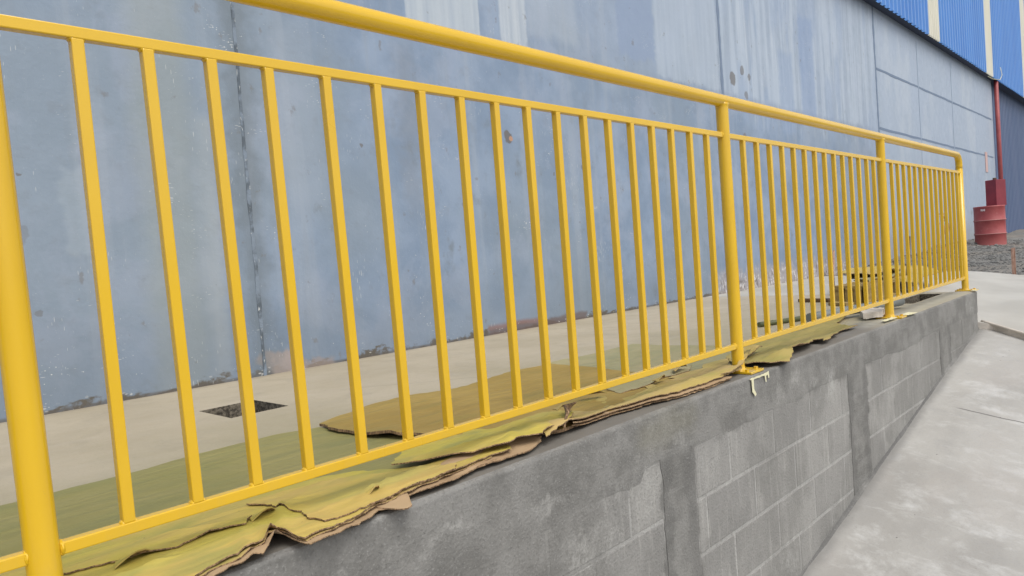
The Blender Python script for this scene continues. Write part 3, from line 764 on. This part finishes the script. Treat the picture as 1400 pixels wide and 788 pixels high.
for a, b in zip(POSTS, POSTS[1:]):
    for z, nm in ((ZT, 'top_rail'), (ZB, 'bottom_rail')):
        bm = bmesh.new(); box(bm, a+RP-(.075 if a > -1 and a < 0 and z > .5 else .004), b-RP+.004, -.0105, .0105, z-.0105, z+.0105, .0022)
        for s in ((a+RP, b-RP) if not (z > .5 and -1 < a < 0) else (b-RP,)):        # weld beads
            r = bmesh.ops.create_icosphere(bm, subdivisions=2, radius=1)
            for v in r['verts']: v.co = Vector((s+v.co.x*.006, v.co.y*.0145, z+v.co.z*.0145))
        link(nm, bm, YEL, rail)
BT = [-.069, .045, .162, .282, .418, .554, .688, .821, .950, 1.079, 1.212, 1.343, 1.474, 1.604, 1.734, 1.865, 1.999, 2.130]
BB = [-.060, .061, .180, .298, .434, .566, .695, .825, .953, 1.084, 1.213, 1.346, 1.477, 1.603, 1.733, 1.861, 1.992, 2.121]
bal = BB + [2.445, 2.573, 2.706, 2.841, 2.975, 3.106, 3.240, 3.372, 3.503, 3.635, 3.764, 3.895, 4.030, 4.156] + [4.505+.1329*i for i in range(13)] + [6.228]
bal += [-.327-.131*i for i in range(17)]
bm = bmesh.new(); box(bm, -.0102, .0102, -.0102, .0102, 0, ZT-ZB-.019, .0024)
H_ = ZT-ZB-.019
for zc in (.001, H_-.001):
    for sx in (-1, 1):
        r = bmesh.ops.create_icosphere(bm, subdivisions=2, radius=1)
        for v in r['verts']: v.co = Vector((sx*.0100+v.co.x*.0048, v.co.y*.0100, zc+v.co.z*.0052))
bmesh.ops.recalc_face_normals(bm, faces=bm.faces)
mb = bpy.data.meshes.new('baluster'); bm.to_mesh(mb); bm.free(); mb.materials.append(YEL)
for ib, x in enumerate(bal):
    lean = (BT[ib]-BB[ib])/.865 if ib < len(BT) else random.uniform(-.0012, .0012)
    o = bpy.data.objects.new('baluster', mb); COL.objects.link(o); o.parent = rail
    o.location = (x-2, random.uniform(-.0006, .0006), ZB+.0098); o.rotation_euler = (0, lean, random.uniform(-.015, .015))

# masking tape scraps at the post bases
def tape(label, pts_top, seed, xoff):
    sheet('masking_tape', pts_top, lambda x, z: FY-.0098+.001*fbm(x, z, 0, 20), .0012, [TAPE], label, 'tape', grid=.012, step=.01, jit=.0012, seed=seed, plane='xz', group='masking tape scraps at the post bases')
tape('cream masking tape strip dripping down the wall edge under the second visible post', [(2.168, -.006), (2.30, -.006), (2.345, -.002), (2.347, -.03), (2.338, -.03), (2.333, -.014), (2.318, -.018), (2.318, -.042), (2.312, -.042), (2.306, -.014), (2.205, -.014), (2.205, -.052), (2.222, -.075), (2.212, -.082), (2.186, -.06), (2.186, -.014)], 1, 0)
def tape_top(label, x0, x1, y0, y1, seed):
    sheet('masking_tape', [(x0, y0), (x1, y0-.008), (x1+.01, y1), (x0+.02, y1+.004)], lambda x, y: .0135 - (.012 if False else 0)+.002*fbm(x, y, 0, 30), .0012, [TAPE], label, 'tape', grid=.02, step=.012, jit=.002, seed=seed, group='masking tape scraps at the post bases')
tape_top('cream tape scrap on the wall edge beside the third visible post', 4.36, 4.52, -.094, -.045, 2)
tape_top('cream tape scrap on the wall edge left of the third visible post', 4.02, 4.22, -.06, -.035, 5)
tape_top('cream tape scrap beside the last post at the wall end', 6.20, 6.29, -.095, -.06, 3)

# ================================================================= CARDBOARD ON THE FLOOR
def hill(x, y, cx, cy, rx, ry): return math.exp(-((x-cx)/rx)**2-((y-cy)/ry)**2)
sheet('paper_sheet', [(-1.9, .84), (-.9, .81), (-.103, .829), (.009, .826), (.06, .835), (.25, .834), (.33, .855), (.48, .867), (.69, .859), (.809, .821), (.86, .5), (.98, .05), (.5, .02), (-1.9, .0)],
      lambda x, y: .007+.004*fbm(x, y, 0, 3), .002, [COL_, CED, COL_], 'large flat olive green paper sheet on the floor behind the nearest bays', 'paper', grid=.05, seed=1)
sheet('cardboard_sheet', [(.81, .819), (.79, .70), (.80, .53), (.832, .40), (.86, .36), (.90, .28), (.98, .14), (1.1, .0), (1.9, .02), (2.05, .30), (2.121, .881), (1.937, .917), (1.833, .921), (1.62, .88), (1.423, .858), (1.32, .91), (1.22, .934), (1.077, .929), (.96, .87), (.887, .857)],
      lambda x, y: .019+.005*fbm(x, y, 0, 3.5)+.012*hill(x, y, .84, .45, .06, .14)+.014*max(0, fbm(x, y, 2, 6))*hill(x, y, .82, .5, .06, .4), .009, [CBR, CED, CED], 'thick brown cardboard sheet with torn left edge behind the railing', 'cardboard', grid=.045, jit=.006, seed=2)
sheet('paper_sheet', [(1.90, .93), (2.187, .90), (2.415, .947), (2.575, .943), (2.75, .95), (2.921, .958), (2.90, .77), (2.93, .52), (2.95, .05), (1.5, .03), (1.7, .5)],
      lambda x, y: .006+.004*fbm(x, y, 0, 3)+.02*hill(x, y, 2.2, .92, .12, .05), .002, [CGR, CED, CGR], 'grey olive paper sheet on the floor right of the brown cardboard', 'paper', grid=.05, seed=3)
# yellow oversprayed pieces along the wall edge
def ridge(x, y, a, b, h, w):
    dx, dy = b[0]-a[0], b[1]-a[1]; L2 = dx*dx+dy*dy; t = max(0, min(1, ((x-a[0])*dx+(y-a[1])*dy)/L2))
    d = math.hypot(x-a[0]-dx*t, y-a[1]-dy*t); return h*max(0, 1-d/w)
def creases(x, y, ls): return sum(ridge(x, y, a, b, h, w) for a, b, h, w in ls)
CR1 = [((-.3, .02), (.25, -.02), .007, .022), ((.0, .16), (.30, .05), .006, .018), ((.20, -.06), (.27, .08), .009, .014), ((.27, .08), (.42, .16), .005, .014), ((.32, -.02), (.62, .03), .006, .016), ((.12, -.06), (.16, .03), .006, .012), ((-.15, -.08), (.02, .03), .006, .016), ((.40, -.04), (.47, .02), .008, .012), ((.46, -.04), (.52, .03), .006, .010), ((-.9, .05), (-.4, .0), .007, .02)]
CR2 = [((.64, .08), (1.02, -.01), .007, .016), ((.76, .17), (.93, .06), .006, .014), ((.95, .10), (1.20, .06), .006, .014), ((.88, -.03), (.98, .06), .006, .012), ((1.05, -.02), (1.2, .10), .006, .014)]
CR3 = [((1.2, .03), (1.9, .0), .007, .016), ((1.9, .0), (2.4, .04), .007, .016), ((1.40, .02), (1.52, .14), .005, .014), ((1.75, .03), (1.95, .10), .005, .014), ((2.1, -.03), (2.3, .09), .006, .014)]
CR4 = [((2.4, .0), (3.1, .12), .008, .02), ((2.6, -.06), (2.8, .12), .006, .018), ((3.0, .0), (3.5, .12), .007, .02), ((3.2, .2), (4.0, .2), .006, .02)]
FRONT1 = [(-1.9, -.085), (-1.0, -.09), (-.4, -.10), (-.02, -.128), (.03, -.10), (.076, -.087), (.119, -.090), (.16, -.070), (.186, -.060), (.192, -.082), (.200, -.112), (.206, -.128), (.227, -.122), (.26, -.124), (.321, -.112), (.40, -.082), (.493, -.056), (.574, -.066), (.64, -.054), (.716, -.042), (.80, -.036), (.865, -.050)]
def z1f(x, y):
    e = math.exp(-((y+.09)/.06)**2)
    return creases(x, y, CR1)+.024+.003*fbm(x, y, 0, 4)+.034*e*max(0, 1-abs(x-.172)/.028)+.004*e+.006*abs(fbm(x*1.0, y*6, 1, 2))+.004*e*fbm(x, 0, 5, 14)+.012*e*max(0, 1-abs(x-.115)/.02)
sheet('cardboard_sheet', FRONT1+[(.90, .0), (.80, .05), (.66, .055), (.58, .11), (.52, .18), (.40, .24), (.1, .245), (-1.9, .25)], z1f, .003, [CY, CED, CRAW],
      'yellow oversprayed cardboard nearest the camera with a folded torn front edge', 'cardboard', grid=.014, step=.012, jit=.0035, seed=4)
sheet('cardboard_sheet', [(.268, -.095), (.262, -.04), (.285, .02), (.262, .07), (.268, .12), (.235, .175), (.33, .19), (.46, .15), (.53, .10), (.60, .05), (.70, -.01), (.66, -.056), (.574, -.068), (.493, -.060), (.40, -.086)],
      lambda x, y: z1f(x, y)+.0045+.004*max(0, 1-(x-.26)/.04)*abs(fbm(x, y, 3, 20)), .0028, [CY3, CED, CRAW], 'yellow cardboard layer with a torn vertical left edge lying on the nearest sheet', 'cardboard', grid=.014, step=.010, jit=.003, seed=51)
sheet('cardboard_strip', [(-.16, .10), (-.05, .075), (.02, .04), (.10, .055), (.17, .04), (.20, .075), (.13, .10), (.02, .15), (-.12, .17)],
      lambda x, y: z1f(x, y)+.005+.010*max(0, 1-abs(y-(.06-.1*x*.2))/.02)*.5, .0028, [CY, CED, CRAW], 'flat torn yellow scrap beneath the rail near the second baluster', 'cardboard', grid=.02, step=.012, jit=.003, seed=52)
for i, (dz, dy, sd, lab) in enumerate(((.010, .004, 21, 'raw brown cardboard layer directly under the nearest yellow sheet'), (.021, .012, 22, 'ragged lowest brown cardboard layer on the wall edge at left'))):
    ol = [(x+(.010 if i else .004)*math.sin(x*40+i), y-dy-.016*max(0, fbm(x, i*7, 0, 7))-.006*fbm(x, i, 0, 25)+.004*(i==0)) for x, y in FRONT1[:-1]] + [(.80, -.02), (.52, .06), (-1.9, .1)]
    sheet('cardboard_sheet', ol, lambda x, y, dz=dz, i=i: z1f(x, y)-dz*(.55+.35*fbm(x, 0, i*4, 5))-.004*abs(fbm(x, y, i+3, 12)), .0022, [CYO if i == 0 else CRAW, CED, CRAW], lab, 'cardboard', grid=.03, step=.016, jit=.005, seed=sd)
sheet('cardboard_flap', [(.395, -.05), (.415, -.088), (.437, -.118), (.452, -.128), (.470, -.122), (.492, -.085), (.512, -.05), (.50, .0), (.40, .0)], lambda x, y: .010+.012*(y+.13)/.13*1.2, .003, [CRAW, CED, CRAW],
      'small bare brown flap hanging out under the yellow cardboard', 'cardboard', grid=.02, step=.015, jit=.001, seed=5)
def z2f(x, y): return creases(x, y, CR2)+.0385+.003*fbm(x, y, 0, 4)+.012*hill(x, y, .9, -.03, .1, .05)+.014*hill(x, y, 1.04, .03, .05, .09)+.008*abs(fbm(x, y*5, 1, 2.5))
sheet('cardboard_sheet', [(.70, .03), (.80, -.012), (.862, -.050), (.90, -.036), (.94, -.045), (.985, -.056), (1.0, -.045), (1.06, -.030), (1.095, -.036), (1.15, -.01), (1.235, .035), (1.262, .062), (1.245, .10), (1.204, .134), (1.10, .145), (1.007, .130), (.975, .120), (.945, .150), (.90, .175), (.87, .150), (.85, .195), (.80, .200), (.74, .210), (.677, .171), (.63, .14), (.583, .101), (.60, .085), (.655, .05)],
      z2f, .003, [CY, CED, CRAW], 'bright yellow oversprayed cardboard with a rounded torn left corner', 'cardboard', grid=.016, step=.014, jit=.0035, seed=6)
sheet('cardboard_sheet', [(.56, -.075), (.66, -.062), (.75, -.05), (.84, -.055), (.90, -.062), (.96, -.05), (1.0, -.035), (1.03, -.01), (1.0, .05), (.7, .03), (.58, -.02)],
      lambda x, y: .014+.004*fbm(x, y, 0, 7)+.012*(y+.08)/.1, .0035, [CRAW, CED, CRAW], 'bare brown cardboard layer under the rounded yellow piece', 'cardboard', grid=.03, step=.018, jit=.004, seed=7)
def z3f(x, y): return creases(x, y, CR3)+.022+.006*fbm(x, y, 0, 3)+.010*math.exp(-((y+.02)/.04)**2)+.02*hill(x, y, 1.1, -.0, .08, .08)+.02*hill(x, y, 2.45, 0, .15, .1)
sheet('cardboard_sheet', [(1.005, -.05), (1.12, -.035), (1.22, -.015), (1.38, .005), (1.55, -.02), (1.729, -.052), (1.92, -.055), (2.119, -.050), (2.21, -.046), (2.24, -.03), (2.24, .03), (2.30, .055), (2.45, .13), (2.27, .155), (2.18, .11), (1.95, .135), (1.93, .09), (1.76, .12), (1.73, .085), (1.60, .065), (1.50, .09), (1.56, .155), (1.50, .20), (1.44, .195), (1.36, .165), (1.30, .10), (1.25, .105), (1.235, .14), (1.17, .14), (1.12, .09), (1.06, .05)],
      z3f, .0028, [CYO, CED, CRAW], 'long tan yellow cardboard strip with torn flaps left of the middle post', 'cardboard', grid=.022, step=.016, jit=.0035, seed=8)
for q, (o0, o1, lab) in enumerate(((.010, .013, 'bare brown cardboard layer peeking under the long tan strip'), (.019, .006, 'lowest ragged brown layer beneath the long tan strip'))):
    fr = [(1.15, -.02), (1.38, .002), (1.55, -.022), (1.729, -.054), (1.92, -.058), (2.10, -.052)]
    sheet('cardboard_sheet', [(x, y-o1*(.4+.9*abs(fbm(x, q, 0, 4)))) for x, y in densify(fr+[(2.0, .02), (1.3, .05)], .06, .0)[:16]]+[(2.0, .03), (1.3, .06)], lambda x, y, o0=o0: z3f(x, y)-o0, .0022, [CRAW, CED, CRAW], lab, 'cardboard', grid=.025, step=.014, jit=.004, seed=60+q)
sheet('cardboard_sheet', [(1.62, .13), (1.78, .115), (1.93, .15), (2.10, .125), (2.25, .20), (2.15, .27), (1.95, .24), (1.80, .29), (1.66, .22)], lambda x, y: .026+creases(x, y, [((1.7, .2), (2.2, .2), .008, .02)])+.004*fbm(x, y, 0, 6), .003, [CGR, CED, CRAW],
      'angular grey olive cardboard piece left of the middle post behind the tan strip', 'cardboard', grid=.025, step=.02, jit=.004, seed=63)
# torn rolled end where two pieces meet
bm = bmesh.new(); 
for k in range(5):
    o_ = .004*k; tube(bm, [(1.095+o_*1.5, -.042+o_, .034+o_), (1.14+o_, -.01, .045+o_*1.2), (1.21-o_, .035, .054+o_), (1.27, .068-o_, .056+o_*.6)], [.003, .0045, .005, .003], 6)
tag(link('cardboard_roll', bm, CED, origin=(1.15, 0, .03)), 'narrow torn rolled cardboard edge between two yellow pieces', 'cardboard')
def z4f(x, y): return creases(x, y, CR4)+.016+.005*fbm(x, y, 0, 3)+.010*abs(fbm(x, y*4, 0, 2.2))+.018*hill(x, y, 2.7, -.06, .25, .05)+.010*math.exp(-((y+.03)/.04)**2)*(1+fbm(x, 0, 3, 8))
sheet('cardboard_sheet', [(2.345, -.005), (2.42, -.085), (2.494, -.125), (2.56, -.10), (2.651, -.078), (2.70, -.05), (2.80, -.055), (2.977, -.040), (3.02, -.02), (3.10, .012), (3.12, -.035), (3.06, -.058), (3.15, -.05), (3.305, -.020), (3.40, -.01), (3.45, .02), (3.582, .030), (3.70, .005), (3.79, .02), (3.74, .05), (3.85, .16), (4.25, .24), (4.36, .27), (4.01, .372), (3.369, .33), (2.762, .25), (2.50, .17), (2.36, .06)],
      z4f, .003, [COD, CED, CRAW], 'wavy edged olive tan cardboard on the wall edge right of the middle post', 'cardboard', grid=.022, step=.018, jit=.0045, seed=9)
sheet('cardboard_strip', [(2.40, .055), (2.50, .05), (2.72, .095), (2.70, .125), (2.60, .135), (2.50, .10)], lambda x, y: .040+.022*hill(x, y, 2.62, .11, .09, .04), .004, [CYO, CED, CED],
      'small curled cardboard scrap just right of the middle post', 'cardboard', grid=.025, step=.02, jit=.003, seed=10)
sheet('cardboard_strip', [(2.03, -.05), (2.08, -.062), (2.22, -.05), (2.36, -.005), (2.46, .03), (2.44, .04), (2.30, .0), (2.2, -.036)], lambda x, y: .036+.03*max(0, min(1, (x-2.1)/.3))-.0, .003, [CYO, CED, CED],
      'thin cardboard strip crossing in front of the middle post base', 'cardboard', grid=.025, step=.02, jit=.002, seed=11)
for i, (cx, cy, a, L, lab) in enumerate(((.22, .06, .3, .07, 'lifted torn tab beside the fourth baluster'), (1.84, .095, .25, .10, 'raised pointed tab over a dark gap left of the middle post'), (2.08, .15, .15, .13, 'slim lifted tab behind the railing left of the middle post'), (1.28, .12, .2, .06, 'short lifted tab under the bottom rail'), (1.50, .16, -.5, .11, 'folded pointed tab under the bottom rail'), (-.04, .05, .3, .08, 'lifted tab under the bottom rail near the first post'), (.44, -.02, .5, .07, 'curled tear in the middle of the nearest yellow sheet'))):
    u = Vector((math.cos(a), math.sin(a))); v = Vector((-u.y, u.x)); c0 = Vector((cx, cy)); wv = .018
    pl = [c0-u*L/2, c0-u*L/6-v*wv*.45, c0+u*L/5-v*wv*.5, c0+u*L/2, c0+u*L/4+v*wv*1.3, c0-u*L/4+v*wv*1.5]
    base = z1f(cx, cy) if cx < .5 else .036
    def zt(x, y, b=base, c0=c0, u=u, v=v, L=L, wv=wv):
        d = Vector((x, y))-c0; e = max(0, 1-(abs(d.dot(u))/(L*.5))**2); k = max(0, min(1, (wv*1.2-d.dot(v))/(wv*1.7)))
        return b+.0035+.017*e*k
    sheet('cardboard_tab', [tuple(p) for p in pl], zt, .0028, [CY if cx < 1.2 else CYO, CYO, CED], lab, 'cardboard', grid=.01, step=.012, jit=.0015, seed=30+i, group='torn cardboard tabs')

# ================================================================= BITS BEHIND THE FAR BAYS
bm = bmesh.new(); tube(bm, [(3.78, .60, .016), (4.0, .53, .016), (4.25, .44, .018), (4.7, .28, .016)], .016, 10)
tag(link('pipe', bm, HOSE, origin=(4.2, .45, 0)), 'thin dark green pipe lying on the floor behind the second bay', 'pipe')
bm = bmesh.new(); tube(bm, [(3.9, .33, .045), (4.3, .235, .05), (4.62, .15, .05), (4.95, .11, .045)], .03, 12)
tag(link('pipe', bm, GPIPE, origin=(4.4, .2, 0)), 'thick grey pipe lying under the bottom rail near the third visible post', 'pipe')
sheet('rubble_chunk', [(4.14, .10), (4.25, .02), (4.42, .06), (4.46, .14), (4.30, .17)], lambda x, y: .05+.012*fbm(x, y, 0, 18), .035, [SLABEDGE], 'broken pinkish chunk of mortar lying beside the third visible post', 'rubble', grid=.02, step=.02, jit=.004, seed=40)
pal = empty('pallet', (5.6, .9, 0), 'old wooden pallet with dark open gaps behind the third visible post', 'pallet')
px0, px1, py0, py1 = 5.22, 6.20, .44, .66
for x in (px0+.07, (px0+px1)/2, px1-.07):
    for y in (py0+.05, (py0+py1)/2, py1-.05):
        bm = bmesh.new(); box(bm, x-.06, x+.06, y-.04, y+.04, .02, .11, .003); link('spacer', bm, WOOD, pal)
for y in (py0+.05, (py0+py1)/2, py1-.05):
    bm = bmesh.new(); box(bm, px0, px1, y-.045, y+.045, .002, .019, .002); link('bottom_board', bm, WOOD, pal)
    bm = bmesh.new(); box(bm, px0, px1, y-.045, y+.045, .111, .128, .002); link('stringer', bm, WOOD, pal)
for k in range(7):
    x = px0+.05+k*(px1-px0-.1)/6; bm = bmesh.new(); box(bm, x-.045, x+.045, py0, py1, .129, .147, .002); link('top_board', bm, WOOD, pal)
bm = bmesh.new(); box(bm, px0-.012, px0+.34, py0-.016, py0-.002, .004, .165, .002, rot=Matrix.Rotation(.03, 4, 'Z')); link('side_board', bm, WOOD, pal)
sheet('cardboard_sheet', [(5.45, .46), (5.9, .44), (6.4, .50), (6.9, .62), (7.2, .95), (6.5, .98), (5.85, .70)], lambda x, y: .168+.02*fbm(x, y, 0, 2.2)+.0*x, .006, [CGR, CED, CRAW], 'pale olive cardboard lying across the top of the wooden pallet', 'cardboard', grid=.08, step=.06, jit=.015, seed=41)
sheet('cardboard_sheet', [(5.9, .60), (6.4, .55), (7.3, .70), (7.4, 1.15), (6.6, 1.05), (6.1, .86)], lambda x, y: .195+.03*fbm(x, y, 3, 2.5), .006, [CYO, CED, CRAW], 'upper crumpled tan cardboard on the pallet pile', 'cardboard', grid=.08, step=.06, jit=.02, seed=42)
sheet('cardboard_sheet', [(6.3, .35), (7.4, .40), (8.0, .75), (7.5, 1.1), (6.6, .95)], lambda x, y: .10+.05*fbm(x, y, 5, 2.0)+.02*max(0, x-6.5), .006, [CYO, CED, CRAW], 'crumpled tan cardboard on the floor behind the last bay', 'cardboard', grid=.08, step=.06, jit=.02, seed=43)
rnd = random.Random(5)
LB = ['fist sized concrete chunk nearest the rail behind the last bay', 'second concrete chunk from the rail on crumpled cardboard', 'smallest concrete chunk beside the end of the wooden pallet', 'concrete chunk at the far edge of the crumpled cardboard',
      'concrete chunk on open floor beyond the crumpled cardboard', 'farthest concrete chunk near the platform end']
for i, (x, y, s) in enumerate(((6.75, .50, .07), (7.05, .62, .06), (6.5, .42, .05), (7.6, .7, .08), (7.9, .95, .07), (8.4, 1.0, .08))):
    bm = bmesh.new(); r = bmesh.ops.create_icosphere(bm, subdivisions=2, radius=s)
    for v in r['verts']: v.co = Vector((v.co.x*1.3, v.co.y, v.co.z*.7))*(1+.35*noise.noise(v.co*14+Vector((i*3, 0, 0))))+Vector((x, y, s*.45))
    tag(link('rubble_chunk', bm, SLABEDGE, origin=(x, y, 0)), LB[i], 'rubble')
for i, (x0, y0, x1, y1, lab) in enumerate(((5.50, .78, 5.54, 1.04, 'thin dark plank lying left of the wooden pallet'), (5.12, .50, 5.20, .66, 'short offcut plank against the wooden pallet corner'))):
    d = Vector((x1-x0, y1-y0, 0)); L = d.length; an = math.atan2(d.y, d.x); bm = bmesh.new()
    box(bm, (x0+x1)/2-L/2, (x0+x1)/2+L/2, (y0+y1)/2-.04, (y0+y1)/2+.04, .003, .028, .003, rot=Matrix.Rotation(an, 4, 'Z') if False else None)
    bmesh.ops.rotate(bm, verts=bm.verts, cent=((x0+x1)/2, (y0+y1)/2, 0), matrix=Matrix.Rotation(an, 3, 'Z'))
    tag(link('plank', bm, WOOD if i != 0 else DWOOD, origin=((x0+x1)/2, (y0+y1)/2, 0)), lab, 'plank')
p0 = Vector((7.149, .63, .134)); p1 = Vector((7.286, .65, .471))
bm = bmesh.new(); tube(bm, [p0-Vector((.03, 0, .13)), p0, p1], .019, 6); tag(link('stick', bm, DWOOD, origin=p0), 'upright dark wooden stick behind the third bay', 'stick')
p0 = Vector((7.164, 1.338, .165)); p1 = Vector((7.394, 1.40, .379))
bm = bmesh.new(); tube(bm, [(p0.x, p0.y, .0), p0, (p1.x, p1.y, p1.z)], .010, 6); tag(link('rod', bm, RUST, origin=(p0.x, p0.y, 0)), 'thin rusty rod standing by the wall behind the second bay', 'rod')
# kinked rusty wires
for i, pl in enumerate((((8.182, 0.597, 0.723), (8.195, 0.581, 0.674), (8.186, 0.588, 0.628), (8.178, 0.584, 0.395), (8.147, 0.598, 0.07)),
    ((8.223, 0.552, 0.695), (8.228, 0.543, 0.624), (8.218, 0.551, 0.562), (8.224, 0.538, 0.429), (8.189, 0.554, 0.065)),
    ((8.249, 0.521, 0.606), (8.253, 0.512, 0.527), (8.242, 0.52, 0.45), (8.244, 0.508, 0.27), (8.227, 0.514, 0.061)),
    ((8.296, 0.46, 0.382), (8.296, 0.456, 0.319), (8.281, 0.469, 0.266), (8.29, 0.455, 0.179), (8.275, 0.464, 0.056)))):
    bm = bmesh.new(); P_ = [Vector(q) for q in pl]; P2 = []
    for a, b in zip(P_, P_[1:]):
        for k in range(5): P2.append(a.lerp(b, k/5)+Vector((random.uniform(-.008, .008), random.uniform(-.008, .008), 0)))
    last = P_[-1].copy(); last.z = -.1; P2 += [P_[-1], last]
    tube(bm, P2, [.009-.004*abs(math.sin(k*1.7)) for k in range(len(P2))], 6); tag(link('wire', bm, RUST, origin=P_[-1]), ('leftmost kinked rusty wire standing behind the last bay', 'second kinked rusty wire from the left behind the last bay', 'third kinked rusty wire from the left behind the last bay', 'shortest rusty wire nearest the last railing post')[i], 'wire')

for o in bpy.data.objects:
    if '_o' in o: del o['_o']
